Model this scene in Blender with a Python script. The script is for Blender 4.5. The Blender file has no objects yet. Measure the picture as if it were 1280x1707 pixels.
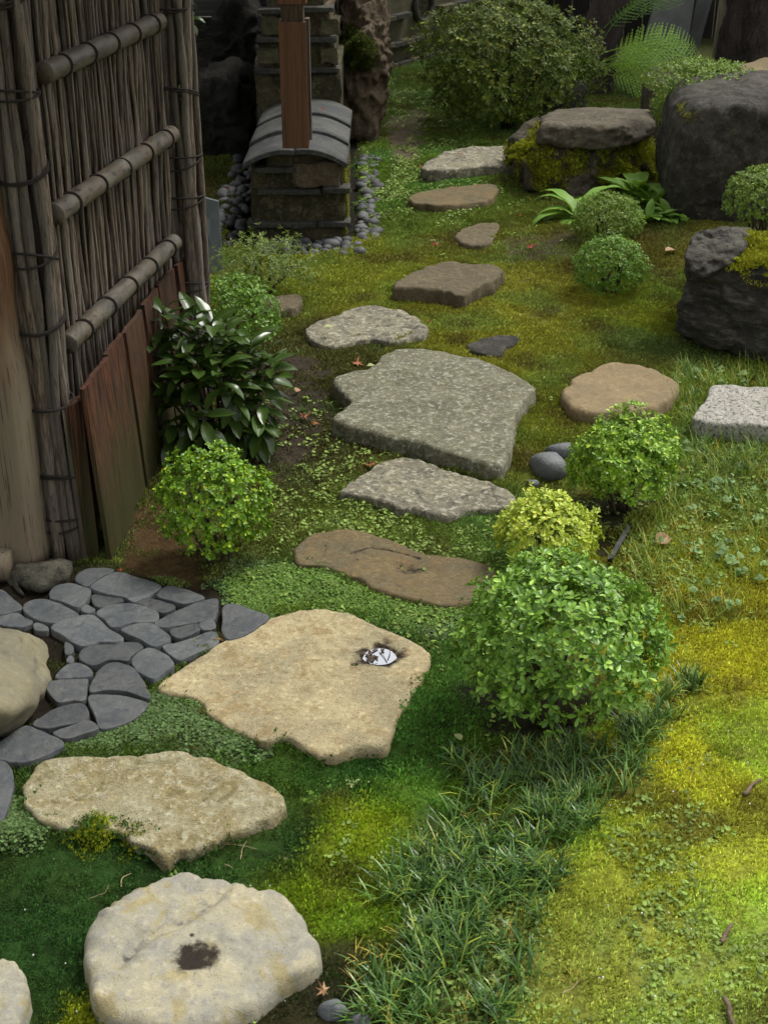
import bpy, bmesh, math, random
import numpy as np
from mathutils import Vector, Matrix, Euler

random.seed(7)
rng = np.random.default_rng(7)
scene = bpy.context.scene
COL = scene.collection
R = math.radians

# ------------------------------------------------------------------ camera
CAM_H, PITCH, FPX = 2.6, R(27.5), 2350.0
cam_d = bpy.data.cameras.new('camera')
cam = bpy.data.objects.new('camera', cam_d)
COL.objects.link(cam)
cam.location = (0, 0, CAM_H)
cam.rotation_euler = (R(90) - PITCH, 0, 0)
cam_d.sensor_fit = 'VERTICAL'
cam_d.sensor_height = 36.0
cam_d.lens = FPX / 1707 * 36.0
cam_d.clip_end = 500
cam_d.dof.use_dof = True
cam_d.dof.focus_distance = 5.2
cam_d.dof.aperture_fstop = 9.0
scene.camera = cam

# ------------------------------------------------------------------ world, sun, exposure
SUN_EL, SUN_AZ = R(62), R(55)          # azimuth measured from +Y (away from the camera) towards +X
world = bpy.data.worlds.new('World')
scene.world = world
world.use_nodes = True
wt = world.node_tree
wt.nodes.clear()
w_out = wt.nodes.new('ShaderNodeOutputWorld')
w_bg = wt.nodes.new('ShaderNodeBackground')
w_sky = wt.nodes.new('ShaderNodeTexSky')
w_sky.sky_type = 'NISHITA'
w_sky.sun_disc = False
w_sky.sun_elevation = SUN_EL
w_sky.sun_rotation = SUN_AZ
w_sky.dust_density = 4.0
w_sky.air_density = 1.2
w_hsv = wt.nodes.new('ShaderNodeHueSaturation')      # an overcast sky: nearly grey
w_hsv.inputs['Saturation'].default_value = 0.04
wt.links.new(w_sky.outputs[0], w_hsv.inputs['Color'])
wt.links.new(w_hsv.outputs[0], w_bg.inputs['Color'])
wt.links.new(w_bg.outputs[0], w_out.inputs['Surface'])
w_bg.inputs['Strength'].default_value = 0.10
sun_d = bpy.data.lights.new('sun', 'SUN')
sun_d.energy = 1.5
sun_d.angle = R(16)
sun_d.color = (1.0, 0.96, 0.88)
sun = bpy.data.objects.new('sun', sun_d)
COL.objects.link(sun)
sun_dir = Vector((math.sin(SUN_AZ) * math.cos(SUN_EL), math.cos(SUN_AZ) * math.cos(SUN_EL), math.sin(SUN_EL)))
sun.rotation_euler = sun_dir.to_track_quat('Z', 'Y').to_euler()
sun.location = (3, 6, 8)
vs = scene.view_settings
vs.view_transform = 'Standard'
vs.look = 'None'
vs.exposure = 1.15
vs.gamma = 1.0
vs.use_curve_mapping = False
scene.render.engine = 'CYCLES'
scene.cycles.use_denoising = True
scene.cycles.max_bounces = 5
scene.cycles.diffuse_bounces = 3
scene.cycles.glossy_bounces = 2
scene.cycles.transmission_bounces = 2
scene.cycles.transparent_max_bounces = 4

# ------------------------------------------------------------------ site survey: photo pixel -> place on the site
SP, CP = math.sin(PITCH), math.cos(PITCH)
def ray(px, py):
    x = (px - 640) / FPX
    y = (853.5 - py) / FPX
    return np.array([x, CP + y * SP, -SP + y * CP])
def G(px, py, z=0.0):
    d = ray(px, py)
    t = (z - CAM_H) / d[2]
    return np.array([d[0] * t, d[1] * t, z])
def AtY(px, py, Y):
    d = ray(px, py)
    t = Y / d[1]
    return np.array([d[0] * t, Y, CAM_H + d[2] * t])
def onplane(px, py, p0, n):
    d = ray(px, py)
    o = np.array([0, 0, CAM_H])
    t = np.dot(np.asarray(p0) - o, n) / np.dot(d, n)
    return o + d * t
def Gs(pts, z=0.0):
    return np.array([G(a, b, z) for a, b in pts])

# ------------------------------------------------------------------ numpy noise
def _hash(ix, iy, iz):
    h = (ix.astype(np.int64) * 374761393 + iy.astype(np.int64) * 668265263 + iz.astype(np.int64) * 2147483647) & 0xffffffff
    h = ((h ^ (h >> 13)) * 1274126177) & 0xffffffff
    return ((h ^ (h >> 16)) & 0xffff) / 32767.5 - 1.0
def vnoise(p):
    p = np.asarray(p, float)
    i = np.floor(p).astype(np.int64)
    f = p - i
    f = f * f * f * (f * (f * 6 - 15) + 10)
    out = 0
    for dx in (0, 1):
        for dy in (0, 1):
            for dz in (0, 1):
                w = (f[..., 0] if dx else 1 - f[..., 0]) * (f[..., 1] if dy else 1 - f[..., 1]) * (f[..., 2] if dz else 1 - f[..., 2])
                out = out + w * _hash(i[..., 0] + dx, i[..., 1] + dy, i[..., 2] + dz)
    return out
def fbm(p, scale=1.0, octaves=4, gain=0.5, seed=0.0):
    p = np.asarray(p, float) * scale + np.array([seed * 17.3, seed * 9.1, seed * 5.7])
    a, s, o = 1.0, 0.0, 0
    for _ in range(octaves):
        o = o + a * vnoise(p)
        s += a
        a *= gain
        p = p * 2.03 + 11.7
    return o / s
def P3(x, y, z=0.0):
    x = np.asarray(x, float)
    return np.stack([x, np.asarray(y, float) + 0 * x, np.zeros_like(x) + z], -1)

def inside(poly, x, y):
    poly = np.asarray(poly)[:, :2]
    r = np.zeros(np.shape(x), bool)
    n = len(poly)
    for i in range(n):
        x1, y1 = poly[i]
        x2, y2 = poly[(i + 1) % n]
        c = ((y1 > y) != (y2 > y)) & (x < (x2 - x1) * (y - y1) / (y2 - y1 + 1e-12) + x1)
        r ^= c
    return r
def sdist(poly, x, y):
    """signed distance, positive inside"""
    poly = np.asarray(poly)[:, :2]
    d = np.full(np.shape(x), 1e9)
    n = len(poly)
    for i in range(n):
        a = poly[i]
        b = poly[(i + 1) % n] - a
        t = np.clip(((x - a[0]) * b[0] + (y - a[1]) * b[1]) / (b @ b + 1e-12), 0, 1)
        d = np.minimum(d, np.hypot(x - a[0] - t * b[0], y - a[1] - t * b[1]))
    return np.where(inside(poly, x, y), d, -d)
def sstep(a, b, x):
    t = np.clip((x - a) / (b - a), 0, 1)
    return t * t * (3 - 2 * t)
def lin(c):
    c = np.asarray(c, float) / 255.0
    return np.where(c <= 0.04045, c / 12.92, ((c + 0.055) / 1.055) ** 2.4)

# ------------------------------------------------------------------ object helpers
def mesh_from(name, V, F, smooth=True):
    """V (n,3); F list of arrays, each (m,k)"""
    me = bpy.data.meshes.new(name)
    V = np.asarray(V, np.float32)
    if isinstance(F, np.ndarray):
        F = [F]
    F = [np.asarray(f, np.int32) for f in F if len(f)]
    me.vertices.add(len(V))
    me.vertices.foreach_set('co', V.ravel())
    nl = sum(f.size for f in F)
    npoly = sum(len(f) for f in F)
    me.loops.add(nl)
    me.polygons.add(npoly)
    me.loops.foreach_set('vertex_index', np.concatenate([f.ravel() for f in F]))
    starts, s = [], 0
    for f in F:
        starts.append(s + np.arange(len(f)) * f.shape[1])
        s += f.size
    me.polygons.foreach_set('loop_start', np.concatenate(starts).astype(np.int32))
    me.polygons.foreach_set('use_smooth', np.full(npoly, smooth))
    me.update(calc_edges=True)
    return me
def link(name, me, mat=None, parent=None, loc=None, rot=None, scale=None):
    o = bpy.data.objects.new(name, me)
    COL.objects.link(o)
    if mat is not None and me is not None and len(me.materials) == 0:
        me.materials.append(mat)
    if parent is not None:
        o.parent = parent
    if loc is not None:
        o.location = loc
    if rot is not None:
        o.rotation_euler = rot
    if scale is not None:
        o.scale = (scale,) * 3 if np.isscalar(scale) else scale
    return o
def tag(o, label, cat, group=None, kind=None):
    o['label'] = label
    o['category'] = cat
    if group:
        o['group'] = group
    if kind:
        o['kind'] = kind
    return o
def empty(name, loc, rz=0.0):
    o = bpy.data.objects.new(name, None)
    COL.objects.link(o)
    o.location = loc
    o.rotation_euler = (0, 0, rz)
    o.empty_display_size = 0.1
    return o
class MB:
    """collects geometry for one mesh"""
    def __init__(self):
        self.V, self.F3, self.F4, self.n = [], [], [], 0
    def add(self, V, F3=None, F4=None):
        V = np.asarray(V, float)
        self.V.append(V)
        if F3 is not None and len(F3):
            self.F3.append(np.asarray(F3) + self.n)
        if F4 is not None and len(F4):
            self.F4.append(np.asarray(F4) + self.n)
        self.n += len(V)
    def box(self, c, s, M=None):
        c = np.asarray(c, float)
        s = np.asarray(s, float) / 2
        v = np.array([[x, y, z] for x in (-1, 1) for y in (-1, 1) for z in (-1, 1)]) * s
        if M is not None:
            v = v @ np.asarray(M).T
        self.add(v + c, F4=[[0, 1, 3, 2], [4, 6, 7, 5], [0, 4, 5, 1], [2, 3, 7, 6], [0, 2, 6, 4], [1, 5, 7, 3]])
    def tube(self, path, rad, sides=8, cap=True):
        path = np.asarray(path, float)
        n = len(path)
        rad = np.full(n, rad) if np.isscalar(rad) else np.asarray(rad, float)
        tan = np.gradient(path, axis=0)
        tan /= np.linalg.norm(tan, axis=1)[:, None] + 1e-12
        ref = np.array([0, 0, 1.0]) if abs(tan[0][2]) < 0.9 else np.array([1.0, 0, 0])
        u = np.cross(tan, ref)
        u /= np.linalg.norm(u, axis=1)[:, None] + 1e-12
        w = np.cross(tan, u)
        a = np.linspace(0, 2 * np.pi, sides, endpoint=False)
        V = path[:, None] + rad[:, None, None] * (np.cos(a)[None, :, None] * u[:, None] + np.sin(a)[None, :, None] * w[:, None])
        V = V.reshape(-1, 3)
        i = np.arange(n - 1)[:, None] * sides
        j = np.arange(sides)[None]
        j2 = (j + 1) % sides
        F4 = np.stack([i + j, i + j2, i + sides + j2, i + sides + j], -1).reshape(-1, 4)
        F3 = []
        if cap:
            V = np.vstack([V, path[0], path[-1]])
            c0, c1 = n * sides, n * sides + 1
            for k in range(sides):
                F3.append([c0, (k + 1) % sides, k])
                F3.append([c1, (n - 1) * sides + k, (n - 1) * sides + (k + 1) % sides])
        self.add(V, F3, F4)
    def mesh(self, name, smooth=True):
        V = np.vstack(self.V)
        F = []
        if self.F3:
            F.append(np.vstack(self.F3))
        if self.F4:
            F.append(np.vstack(self.F4))
        return mesh_from(name, V, F, smooth)
    def build(self, name, mat, parent=None, origin=None, smooth=True):
        V = np.vstack(self.V)
        if origin is not None:
            self.V = [V - np.asarray(origin)]
        return link(name, self.mesh(name, smooth), mat, parent, loc=None if origin is None else tuple(origin))
def vattr(me, name, data, typ='FLOAT'):
    a = me.attributes.new(name, typ, 'POINT')
    data = np.asarray(data, np.float32)
    if typ == 'FLOAT':
        a.data.foreach_set('value', data.ravel())
    elif typ == 'FLOAT_COLOR':
        a.data.foreach_set('color', np.hstack([data, np.ones((len(data), 1), np.float32)]).ravel())
    else:
        a.data.foreach_set('vector', data.ravel())

# ------------------------------------------------------------------ materials
class NT:
    def __init__(self, name):
        self.m = bpy.data.materials.new(name)
        self.m.use_nodes = True
        self.t = self.m.node_tree
        self.t.nodes.clear()
        self.out = self.t.nodes.new('ShaderNodeOutputMaterial')
    def n(self, typ, **kw):
        nd = self.t.nodes.new(typ)
        for k, v in kw.items():
            if k in nd.inputs:
                self.set(nd.inputs[k], v)
            else:
                setattr(nd, k, v)
        return nd
    def set(self, sock, v):
        if isinstance(v, bpy.types.NodeSocket):
            self.t.links.new(v, sock)
        elif isinstance(v, (tuple, list, np.ndarray)):
            v = tuple(float(x) for x in v)
            sock.default_value = v + (1.0,) if sock.type == 'RGBA' and len(v) == 3 else v
        else:
            sock.default_value = v
    def link(self, a, b):
        self.t.links.new(a, b)
    def coords(self, scale=(1, 1, 1), rand=True, rot=(0, 0, 0)):
        tc = self.n('ShaderNodeTexCoord')
        mp = self.n('ShaderNodeMapping')
        mp.inputs['Scale'].default_value = scale
        mp.inputs['Rotation'].default_value = rot
        self.link(tc.outputs['Object'], mp.inputs['Vector'])
        if rand:
            oi = self.n('ShaderNodeObjectInfo')
            mu = self.n('ShaderNodeMath', operation='MULTIPLY')
            self.link(oi.outputs['Random'], mu.inputs[0])
            mu.inputs[1].default_value = 37.0
            self.link(mu.outputs[0], mp.inputs['Location'])
        return mp.outputs[0]
    def noise(self, vec, scale, detail=5, rough=0.6, dist=0.0):
        nd = self.n('ShaderNodeTexNoise')
        nd.inputs['Scale'].default_value = scale
        nd.inputs['Detail'].default_value = detail
        nd.inputs['Roughness'].default_value = rough
        nd.inputs['Distortion'].default_value = dist
        self.link(vec, nd.inputs['Vector'])
        return nd.outputs[0]
    def ramp(self, fac, a, b):
        nd = self.n('ShaderNodeMapRange')
        nd.interpolation_type = 'SMOOTHSTEP'
        self.set(nd.inputs['Value'], fac)
        nd.inputs['From Min'].default_value = a
        nd.inputs['From Max'].default_value = b
        return nd.outputs[0]
    def mix(self, fac, a, b, blend='MIX'):
        nd = self.n('ShaderNodeMix')
        nd.data_type = 'RGBA'
        nd.blend_type = blend
        self.set(nd.inputs[0], fac)
        self.set(nd.inputs[6], a)
        self.set(nd.inputs[7], b)
        return nd.outputs[2]
    def math(self, op, a, b=0.0):
        nd = self.n('ShaderNodeMath', operation=op)
        self.set(nd.inputs[0], a)
        self.set(nd.inputs[1], b)
        return nd.outputs[0]
    def attr(self, name, kind='GEOMETRY', out='Fac'):
        nd = self.n('ShaderNodeAttribute')
        nd.attribute_name = name
        nd.attribute_type = kind
        return nd.outputs[out]
    def bump(self, h, strength, dist=0.01, normal=None):
        nd = self.n('ShaderNodeBump')
        nd.inputs['Strength'].default_value = strength
        nd.inputs['Distance'].default_value = dist
        self.link(h, nd.inputs['Height'])
        if normal is not None:
            self.link(normal, nd.inputs['Normal'])
        return nd.outputs[0]
    def pbr(self, col, rough=0.8, normal=None, spec=0.3):
        b = self.n('ShaderNodeBsdfPrincipled')
        self.set(b.inputs['Base Color'], col)
        self.set(b.inputs['Roughness'], rough)
        b.inputs['Specular IOR Level'].default_value = spec
        if normal is not None:
            self.link(normal, b.inputs['Normal'])
        return b
    def done(self, shader):
        self.link(shader, self.out.inputs['Surface'])
        return self.m

def mat_rock(name, c1, c2, speck=None, speck_amt=0.5, scale=6.0, grain=90.0, grain_amt=0.35, bump=0.6, rough=0.85,
             moss=None, moss_amt=0.0, stain=(0.016, 0.010, 0.005), vary=0.0, spec=0.25, stretch=(1, 1, 1), streak=None, streak_amt=0.0):
    K = 0.58
    c1, c2 = np.array(c1) * K, np.array(c2) * K
    speck = None if speck is None else np.array(speck) * K * 1.1
    streak = None if streak is None else np.array(streak) * K * 0.9
    t = NT(name)
    v = t.coords(stretch)
    big = t.noise(v, scale, 6, 0.6, 0.3)
    fine = t.noise(v, grain * 1.5, 4, 0.75)
    mid = t.noise(v, scale * 4.5, 6, 0.65, 0.5)
    col = t.mix(t.ramp(big, 0.40, 0.60), c1, c2)
    if speck is not None:
        col = t.mix(t.math('MULTIPLY', t.ramp(mid, 0.50, 0.62), speck_amt), col, speck)
    if streak is not None:
        blot = t.noise(v, scale * 1.7, 5, 0.6, 1.2)
        col = t.mix(t.math('MULTIPLY', t.ramp(blot, 0.54, 0.64), streak_amt), col, streak)
    dark = t.mix(1.0, col, (0.36, 0.33, 0.29), 'MULTIPLY')
    lite = t.mix(1.0, col, (1.5, 1.5, 1.48), 'MULTIPLY')
    m2 = t.noise(v, 48.0, 6, 0.78, 0.4)
    col = t.mix(t.math('MULTIPLY', t.ramp(m2, 0.54, 0.62), min(1.0, grain_amt * 1.6)), col, lite)
    col = t.mix(t.math('MULTIPLY', t.ramp(t.math('ADD', t.math('MULTIPLY', fine, 0.6), t.math('MULTIPLY', m2, 0.4)), 0.475, 0.40), min(1.0, grain_amt * 1.9)), col, dark)
    if vary:
        oi = t.n('ShaderNodeObjectInfo')
        vr = t.n('ShaderNodeHueSaturation')
        t.link(col, vr.inputs['Color'])
        t.set(vr.inputs['Value'], t.math('ADD', t.math('MULTIPLY', oi.outputs['Random'], vary), 1.0 - vary / 2))
        col = vr.outputs[0]
    st = t.attr('stain')
    stn = t.ramp(t.math('ADD', st, t.math('MULTIPLY', t.math('SUBTRACT', mid, 0.5), 1.1)), 0.30, 0.62)
    col = t.mix(t.math('MULTIPLY', stn, t.ramp(st, 0.02, 0.12)), col, stain)
    if moss is not None and moss_amt > 0:
        ge = t.n('ShaderNodeNewGeometry')
        sx = t.n('ShaderNodeSeparateXYZ')
        t.link(ge.outputs['Normal'], sx.inputs[0])
        k = t.math('ADD', t.math('MULTIPLY', sx.outputs[2], 0.35), t.math('MULTIPLY', mid, 0.7))
        k = t.ramp(k, 0.85 - moss_amt * 0.5, 0.95 - moss_amt * 0.5)
        col = t.mix(k, col, moss)
    h = t.math('ADD', t.math('MULTIPLY', mid, 0.7), t.math('MULTIPLY', fine, 0.35))
    nrm = t.bump(t.math('ADD', h, t.math('MULTIPLY', m2, 0.5)), min(1.0, bump * 1.15), 0.018)
    return t.done(t.pbr(col, rough, nrm, spec).outputs[0])

def mat_wood(name, c1, c2, c3=None, grain=(60, 60, 2.2), bump=0.5, rough=0.8, c3_amt=0.6, low=None, vary=0.3):
    t = NT(name)
    v = t.coords(grain)
    v2 = t.coords((3, 3, 1.2))
    g = t.noise(v, 1.0, 6, 0.65, 0.6)
    b = t.noise(v2, 1.5, 4, 0.6)
    col = t.mix(t.ramp(g, 0.40, 0.60), c1, c2)
    if c3 is not None:
        col = t.mix(t.math('MULTIPLY', t.ramp(b, 0.42, 0.62), c3_amt), col, c3)
    if low is not None:                      # algae growing up from the foot: colour, from z, to z
        tc = t.n('ShaderNodeTexCoord')
        sx = t.n('ShaderNodeSeparateXYZ')
        t.link(tc.outputs['Object'], sx.inputs[0])
        k = t.math('ADD', sx.outputs[2], t.math('MULTIPLY', t.math('SUBTRACT', b, 0.5), 0.8))
        col = t.mix(t.math('MULTIPLY', t.ramp(k, low[2], low[1]), low[3]), col, low[0])
    oi = t.n('ShaderNodeObjectInfo')
    vr = t.n('ShaderNodeHueSaturation')
    t.link(col, vr.inputs['Color'])
    t.set(vr.inputs['Value'], t.math('ADD', t.math('MULTIPLY', oi.outputs['Random'], vary), 1.0 - vary / 2))
    col = vr.outputs[0]
    crack = t.ramp(t.noise(v, 2.3, 3, 0.6), 0.42, 0.34)
    col = t.mix(t.math('MULTIPLY', crack, 0.7), col, (0.012, 0.009, 0.007))
    return t.done(t.pbr(col, rough, t.bump(g, bump, 0.006), 0.25).outputs[0])

def mat_leaf(name, c1, c2, c3=None, rough=0.4, trans=0.3, spec=0.4, var=0.5, gain=None):
    K = np.array([1.50, 1.50, 0.66]) if gain is None else gain
    c1, c2 = np.array(c1) * K * 0.8, np.minimum(np.array(c2) * K, 0.6)
    c3 = None if c3 is None else np.minimum(np.array(c3) * K, 0.6)
    t = NT(name)
    ge = t.n('ShaderNodeNewGeometry')
    rnd = ge.outputs['Random Per Island']
    tc = t.n('ShaderNodeTexCoord')
    patch = t.noise(tc.outputs['Object'], 7.0, 3, 0.5)
    k = t.math('ADD', t.math('MULTIPLY', rnd, var), t.math('MULTIPLY', patch, 1.0 - var))
    col = t.mix(t.ramp(k, 0.15, 0.8), c1, c2)
    if c3 is not None:
        col = t.mix(t.ramp(rnd, 0.86, 0.98), col, c3)
    b = t.pbr(col, rough, None, spec)
    tr = t.n('ShaderNodeBsdfTranslucent')
    t.set(tr.inputs['Color'], t.mix(0.5, col, (0.20, 0.30, 0.02)))
    mx = t.n('ShaderNodeMixShader')
    mx.inputs[0].default_value = trans
    t.link(b.outputs[0], mx.inputs[1])
    t.link(tr.outputs[0], mx.inputs[2])
    return t.done(mx.outputs[0])

def mat_plain(name, c1, c2, scale=20, rough=0.7, bump=0.3, spec=0.3):
    t = NT(name)
    v = t.coords()
    g = t.noise(v, scale, 5, 0.6)
    return t.done(t.pbr(t.mix(t.ramp(g, 0.35, 0.65), c1, c2), rough, t.bump(g, bump, 0.004), spec).outputs[0])

# ------------------------------------------------------------------ ground zones (outlines on the site)
Z_DARK = Gs([(-90, 1430), (60, 1402), (120, 1398), (170, 1388), (215, 1402), (270, 1432), (340, 1418), (420, 1385), (482, 1345), (470, 1300), (400, 1262),
             (430, 1242), (520, 1262), (600, 1255), (660, 1235), (690, 1255), (650, 1290), (600, 1300), (560, 1312), (512, 1345), (528, 1400), (495, 1440),
             (420, 1455), (330, 1450), (200, 1490), (135, 1550), (140, 1640), (190, 1740), (-90, 1760)])
Z_LEAFA = Gs([(100, 1245), (180, 1215), (250, 1160), (290, 1155), (340, 1188), (400, 1228), (440, 1245), (380, 1278), (285, 1252), (130, 1264), (70, 1270)])
Z_LEAFA2 = Gs([(-40, 1350), (22, 1340), (45, 1335), (68, 1368), (60, 1400), (-40, 1430)])
Z_LEAFB = Gs([(385, 975), (450, 945), (540, 945), (620, 985), (700, 1005), (780, 1010), (740, 1045), (660, 1050), (620, 1035), (520, 1013), (450, 1025), (390, 1005)])
Z_RED = Gs([(185, 925), (215, 860), (262, 835), (330, 860), (360, 920), (345, 975), (270, 968), (200, 948)])
Z_SOIL1 = Gs([(430, 590), (540, 600), (560, 660), (545, 760), (470, 800), (400, 780), (380, 700)])
Z_SOIL2 = Gs([(645, 195), (715, 185), (705, 235), (690, 275), (655, 270), (640, 235)])
Z_SOIL3 = Gs([(840, 405), (950, 395), (960, 430), (900, 446), (840, 440)])
Z_SOIL4 = Gs([(410, 1690), (520, 1600), (600, 1560), (620, 1640), (560, 1740), (400, 1740)])
Z_PAVE = Gs([(-80, 955), (110, 930), (200, 938), (300, 958), (450, 1020), (440, 1060), (300, 1130), (255, 1170), (240, 1205), (100, 1268), (22, 1345), (10, 1375), (-80, 1390)])
Z_MONDO = Gs([(770, 1262), (900, 1250), (1040, 1235), (1110, 1150), (1160, 1135), (1165, 1190), (1080, 1258), (1035, 1320), (960, 1425), (900, 1545), (860, 1740), (540, 1740), (600, 1620), (690, 1470), (735, 1345)])
Z_MIXED = Gs([(1120, 650), (1150, 620), (1300, 610), (1330, 940), (1230, 1010), (1160, 1060), (1090, 1010), (1020, 950), (1050, 890), (1140, 800)])
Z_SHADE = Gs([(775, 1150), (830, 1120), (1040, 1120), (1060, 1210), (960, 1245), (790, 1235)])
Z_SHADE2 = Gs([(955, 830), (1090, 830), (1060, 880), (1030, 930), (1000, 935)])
Z_DRAIN = Gs([(372, 395), (385, 330), (400, 255), (430, 205), (590, 150), (600, 260), (600, 300), (606, 390), (580, 412), (510, 425), (430, 422)])

STONE_BEDS = [Gs(p) for p in (
    [(137, 1560), (152, 1528), (200, 1492), (262, 1466), (330, 1456), (390, 1462), (440, 1478), (482, 1502), (515, 1545), (534, 1588), (515, 1612), (480, 1632), (440, 1662), (395, 1695), (340, 1712), (250, 1712), (190, 1698), (155, 1668), (146, 1620)],
    [(40, 1305), (72, 1268), (130, 1264), (200, 1263), (285, 1253), (340, 1268), (400, 1288), (450, 1310), (482, 1330), (475, 1350), (440, 1370), (400, 1385), (360, 1402), (320, 1415), (275, 1427), (250, 1412), (218, 1400), (205, 1388), (150, 1382), (100, 1380), (65, 1365), (45, 1335)],
    [(263, 1150), (290, 1120), (340, 1090), (400, 1055), (450, 1030), (520, 1018), (575, 1022), (625, 1040), (660, 1058), (695, 1072), (714, 1090), (710, 1125), (690, 1150), (675, 1180), (660, 1215), (640, 1240), (600, 1248), (545, 1258), (505, 1245), (475, 1232), (440, 1236), (400, 1222), (350, 1195), (325, 1165)],
    [(490, 915), (510, 895), (560, 884), (610, 888), (660, 905), (720, 925), (780, 935), (822, 950), (818, 985), (790, 1003), (740, 1010), (680, 1000), (630, 985), (590, 965), (540, 945), (500, 940)],
    [(568, 820), (600, 795), (620, 780), (660, 767), (700, 770), (750, 785), (800, 800), (850, 818), (858, 835), (830, 848), (790, 850), (745, 862), (690, 852), (640, 843), (600, 830)],
    [(555, 636), (575, 628), (620, 615), (648, 592), (690, 585), (740, 590), (790, 600), (840, 618), (890, 647), (884, 665), (862, 690), (856, 730), (842, 772), (815, 780), (760, 762), (700, 745), (640, 730), (590, 718), (555, 706), (566, 690), (584, 670), (562, 655)],
    [(510, 552), (560, 525), (610, 510), (650, 515), (690, 530), (713, 550), (700, 562), (650, 570), (610, 566), (560, 578), (525, 570)],
    [(655, 480), (690, 455), (740, 438), (790, 443), (836, 453), (826, 470), (800, 482), (775, 496), (740, 490), (700, 486), (665, 486)],
    [(758, 393), (770, 380), (790, 374), (826, 372), (832, 385), (815, 405), (795, 411), (770, 406)],
    [(680, 332), (700, 320), (750, 313), (800, 310), (828, 311), (826, 326), (805, 338), (750, 344), (700, 341)],
    [(704, 280), (730, 262), (770, 250), (820, 246), (880, 246), (880, 270), (858, 278), (800, 281), (750, 286), (715, 287)],
    [(937, 655), (950, 635), (985, 618), (1020, 608), (1060, 610), (1100, 622), (1130, 640), (1125, 660), (1100, 678), (1050, 688), (1000, 692), (965, 688), (940, 672)],
    [(1158, 704), (1176, 668), (1188, 646), (1240, 648), (1310, 655), (1345, 700), (1330, 716), (1250, 714)],
    [(-70, 1630), (-40, 1606), (0, 1600), (28, 1612), (46, 1645), (42, 1682), (28, 1725), (-40, 1740), (-75, 1700)])]
def zone(poly, x, y, soft=0.03, wob=0.03):
    w = wob * fbm(P3(x, y), 9.0, 3, seed=3)
    return sstep(-soft, soft, sdist(poly, x, y) + w)

MOUNDS = [(147, 1690, 0.055, 0.05), (165, 1392, 0.05, 0.03), (235, 1398, 0.04, 0.02), (1215, 430, 0.9, 0.10), (1090, 300, 1.2, 0.10), (590, 1420, 0.35, 0.02), (1100, 1450, 0.7, 0.03)]
MOUNDW = [(G(a, b)[:2], r, h) for a, b, r, h in MOUNDS]
def bed(x, y):
    m = np.zeros(np.shape(x))
    for p in STONE_BEDS:
        lo, hi = p[:, :2].min(0) - 0.12, p[:, :2].max(0) + 0.12
        k = (x > lo[0]) & (x < hi[0]) & (y > lo[1]) & (y < hi[1])
        if k.any():
            m[k] = np.maximum(m[k], sstep(-0.10, 0.0, sdist(p, x[k], y[k])))
    return m
def gh(x, y):
    x = np.asarray(x, float)
    y = np.asarray(y, float)
    p = P3(x, y)
    near = sstep(40, 14, np.hypot(x, y))
    h = 0.018 * fbm(p, 1.6, 3, seed=1) + (0.010 * fbm(p, 7.0, 3, seed=2) + 0.008 * fbm(p, 21.0, 2, seed=4)) * near
    h = h * (1 - bed(x, y))
    for c, r, a in MOUNDW:
        h = h + a * np.exp(-((x - c[0]) ** 2 + (y - c[1]) ** 2) / (r * r))
    flat = zone(Z_PAVE, x, y, 0.06)
    h = h * (1 - flat) + 0.002 * flat
    d = zone(Z_DARK, x, y, 0.025, 0.03)
    h = h * (1 - 0.6 * d) - 0.022 * d
    h = h - 0.02 * zone(Z_RED, x, y, 0.05) - 0.02 * zone(Z_DRAIN, x, y, 0.03, 0.0)
    return h
def gz(x, y):
    return float(gh(np.array([x]), np.array([y]))[0])
def GG(px, py):
    p = G(px, py)
    p[2] = gz(p[0], p[1])
    return p

# moss colour at surveyed spots: the plants' own colour (yellow-green, olive, brown die-back, blue-green)
MOSS_PTS = [
    (60, 1550, (47, 68, 20)), (300, 1440, (44, 64, 18)), (480, 1400, (44, 66, 20)), (620, 1280, (44, 72, 20)),
    (600, 1400, (112, 124, 14)), (560, 1500, (110, 128, 20)), (680, 1330, (84, 108, 16)), (740, 1200, (72, 96, 20)), (720, 1270, (60, 86, 16)),
    (500, 1660, (52, 56, 20)), (1200, 1150, (150, 146, 36)), (1150, 1300, (160, 158, 44)), (1240, 1450, (164, 166, 60)), (1080, 1420, (148, 154, 48)),
    (1150, 1620, (150, 152, 62)), (960, 1640, (138, 142, 60)), (1250, 1660, (158, 156, 60)), (1220, 960, (140, 136, 36)),
    (730, 1080, (80, 100, 26)), (450, 870, (84, 88, 34)), (540, 860, (90, 100, 36)), (700, 890, (92, 106, 40)), (480, 800, (78, 78, 36)),
    (900, 720, (96, 100, 26)), (910, 580, (118, 110, 34)), (780, 540, (112, 104, 32)), (650, 460, (112, 108, 34)), (560, 450, (106, 104, 32)),
    (600, 420, (110, 106, 34)), (870, 500, (116, 106, 36)), (1080, 520, (104, 104, 26)), (1080, 440, (92, 82, 30)), (1080, 590, (78, 76, 28)),
    (760, 410, (98, 92, 32)), (700, 380, (84, 92, 34)), (660, 290, (86, 100, 34)), (640, 330, (84, 100, 40)), (1200, 640, (100, 104, 40)),
    (500, 600, (70, 66, 30)), (450, 740, (66, 62, 30)), (360, 330, (60, 56, 20)), (620, 150, (80, 88, 34)), (760, 180, (80, 84, 34)), (1200, 800, (104, 110, 40)),
]
MP = np.array([G(a, b)[:2] for a, b, c in MOSS_PTS])
MC = np.array([lin(c) * (np.array([1.02, 1.14, 1.0]) if b < 660 else 1.0) for a, b, c in MOSS_PTS]) * np.array([1.40, 1.47, 1.45]) + np.array([0, 0, 0.005])
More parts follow.
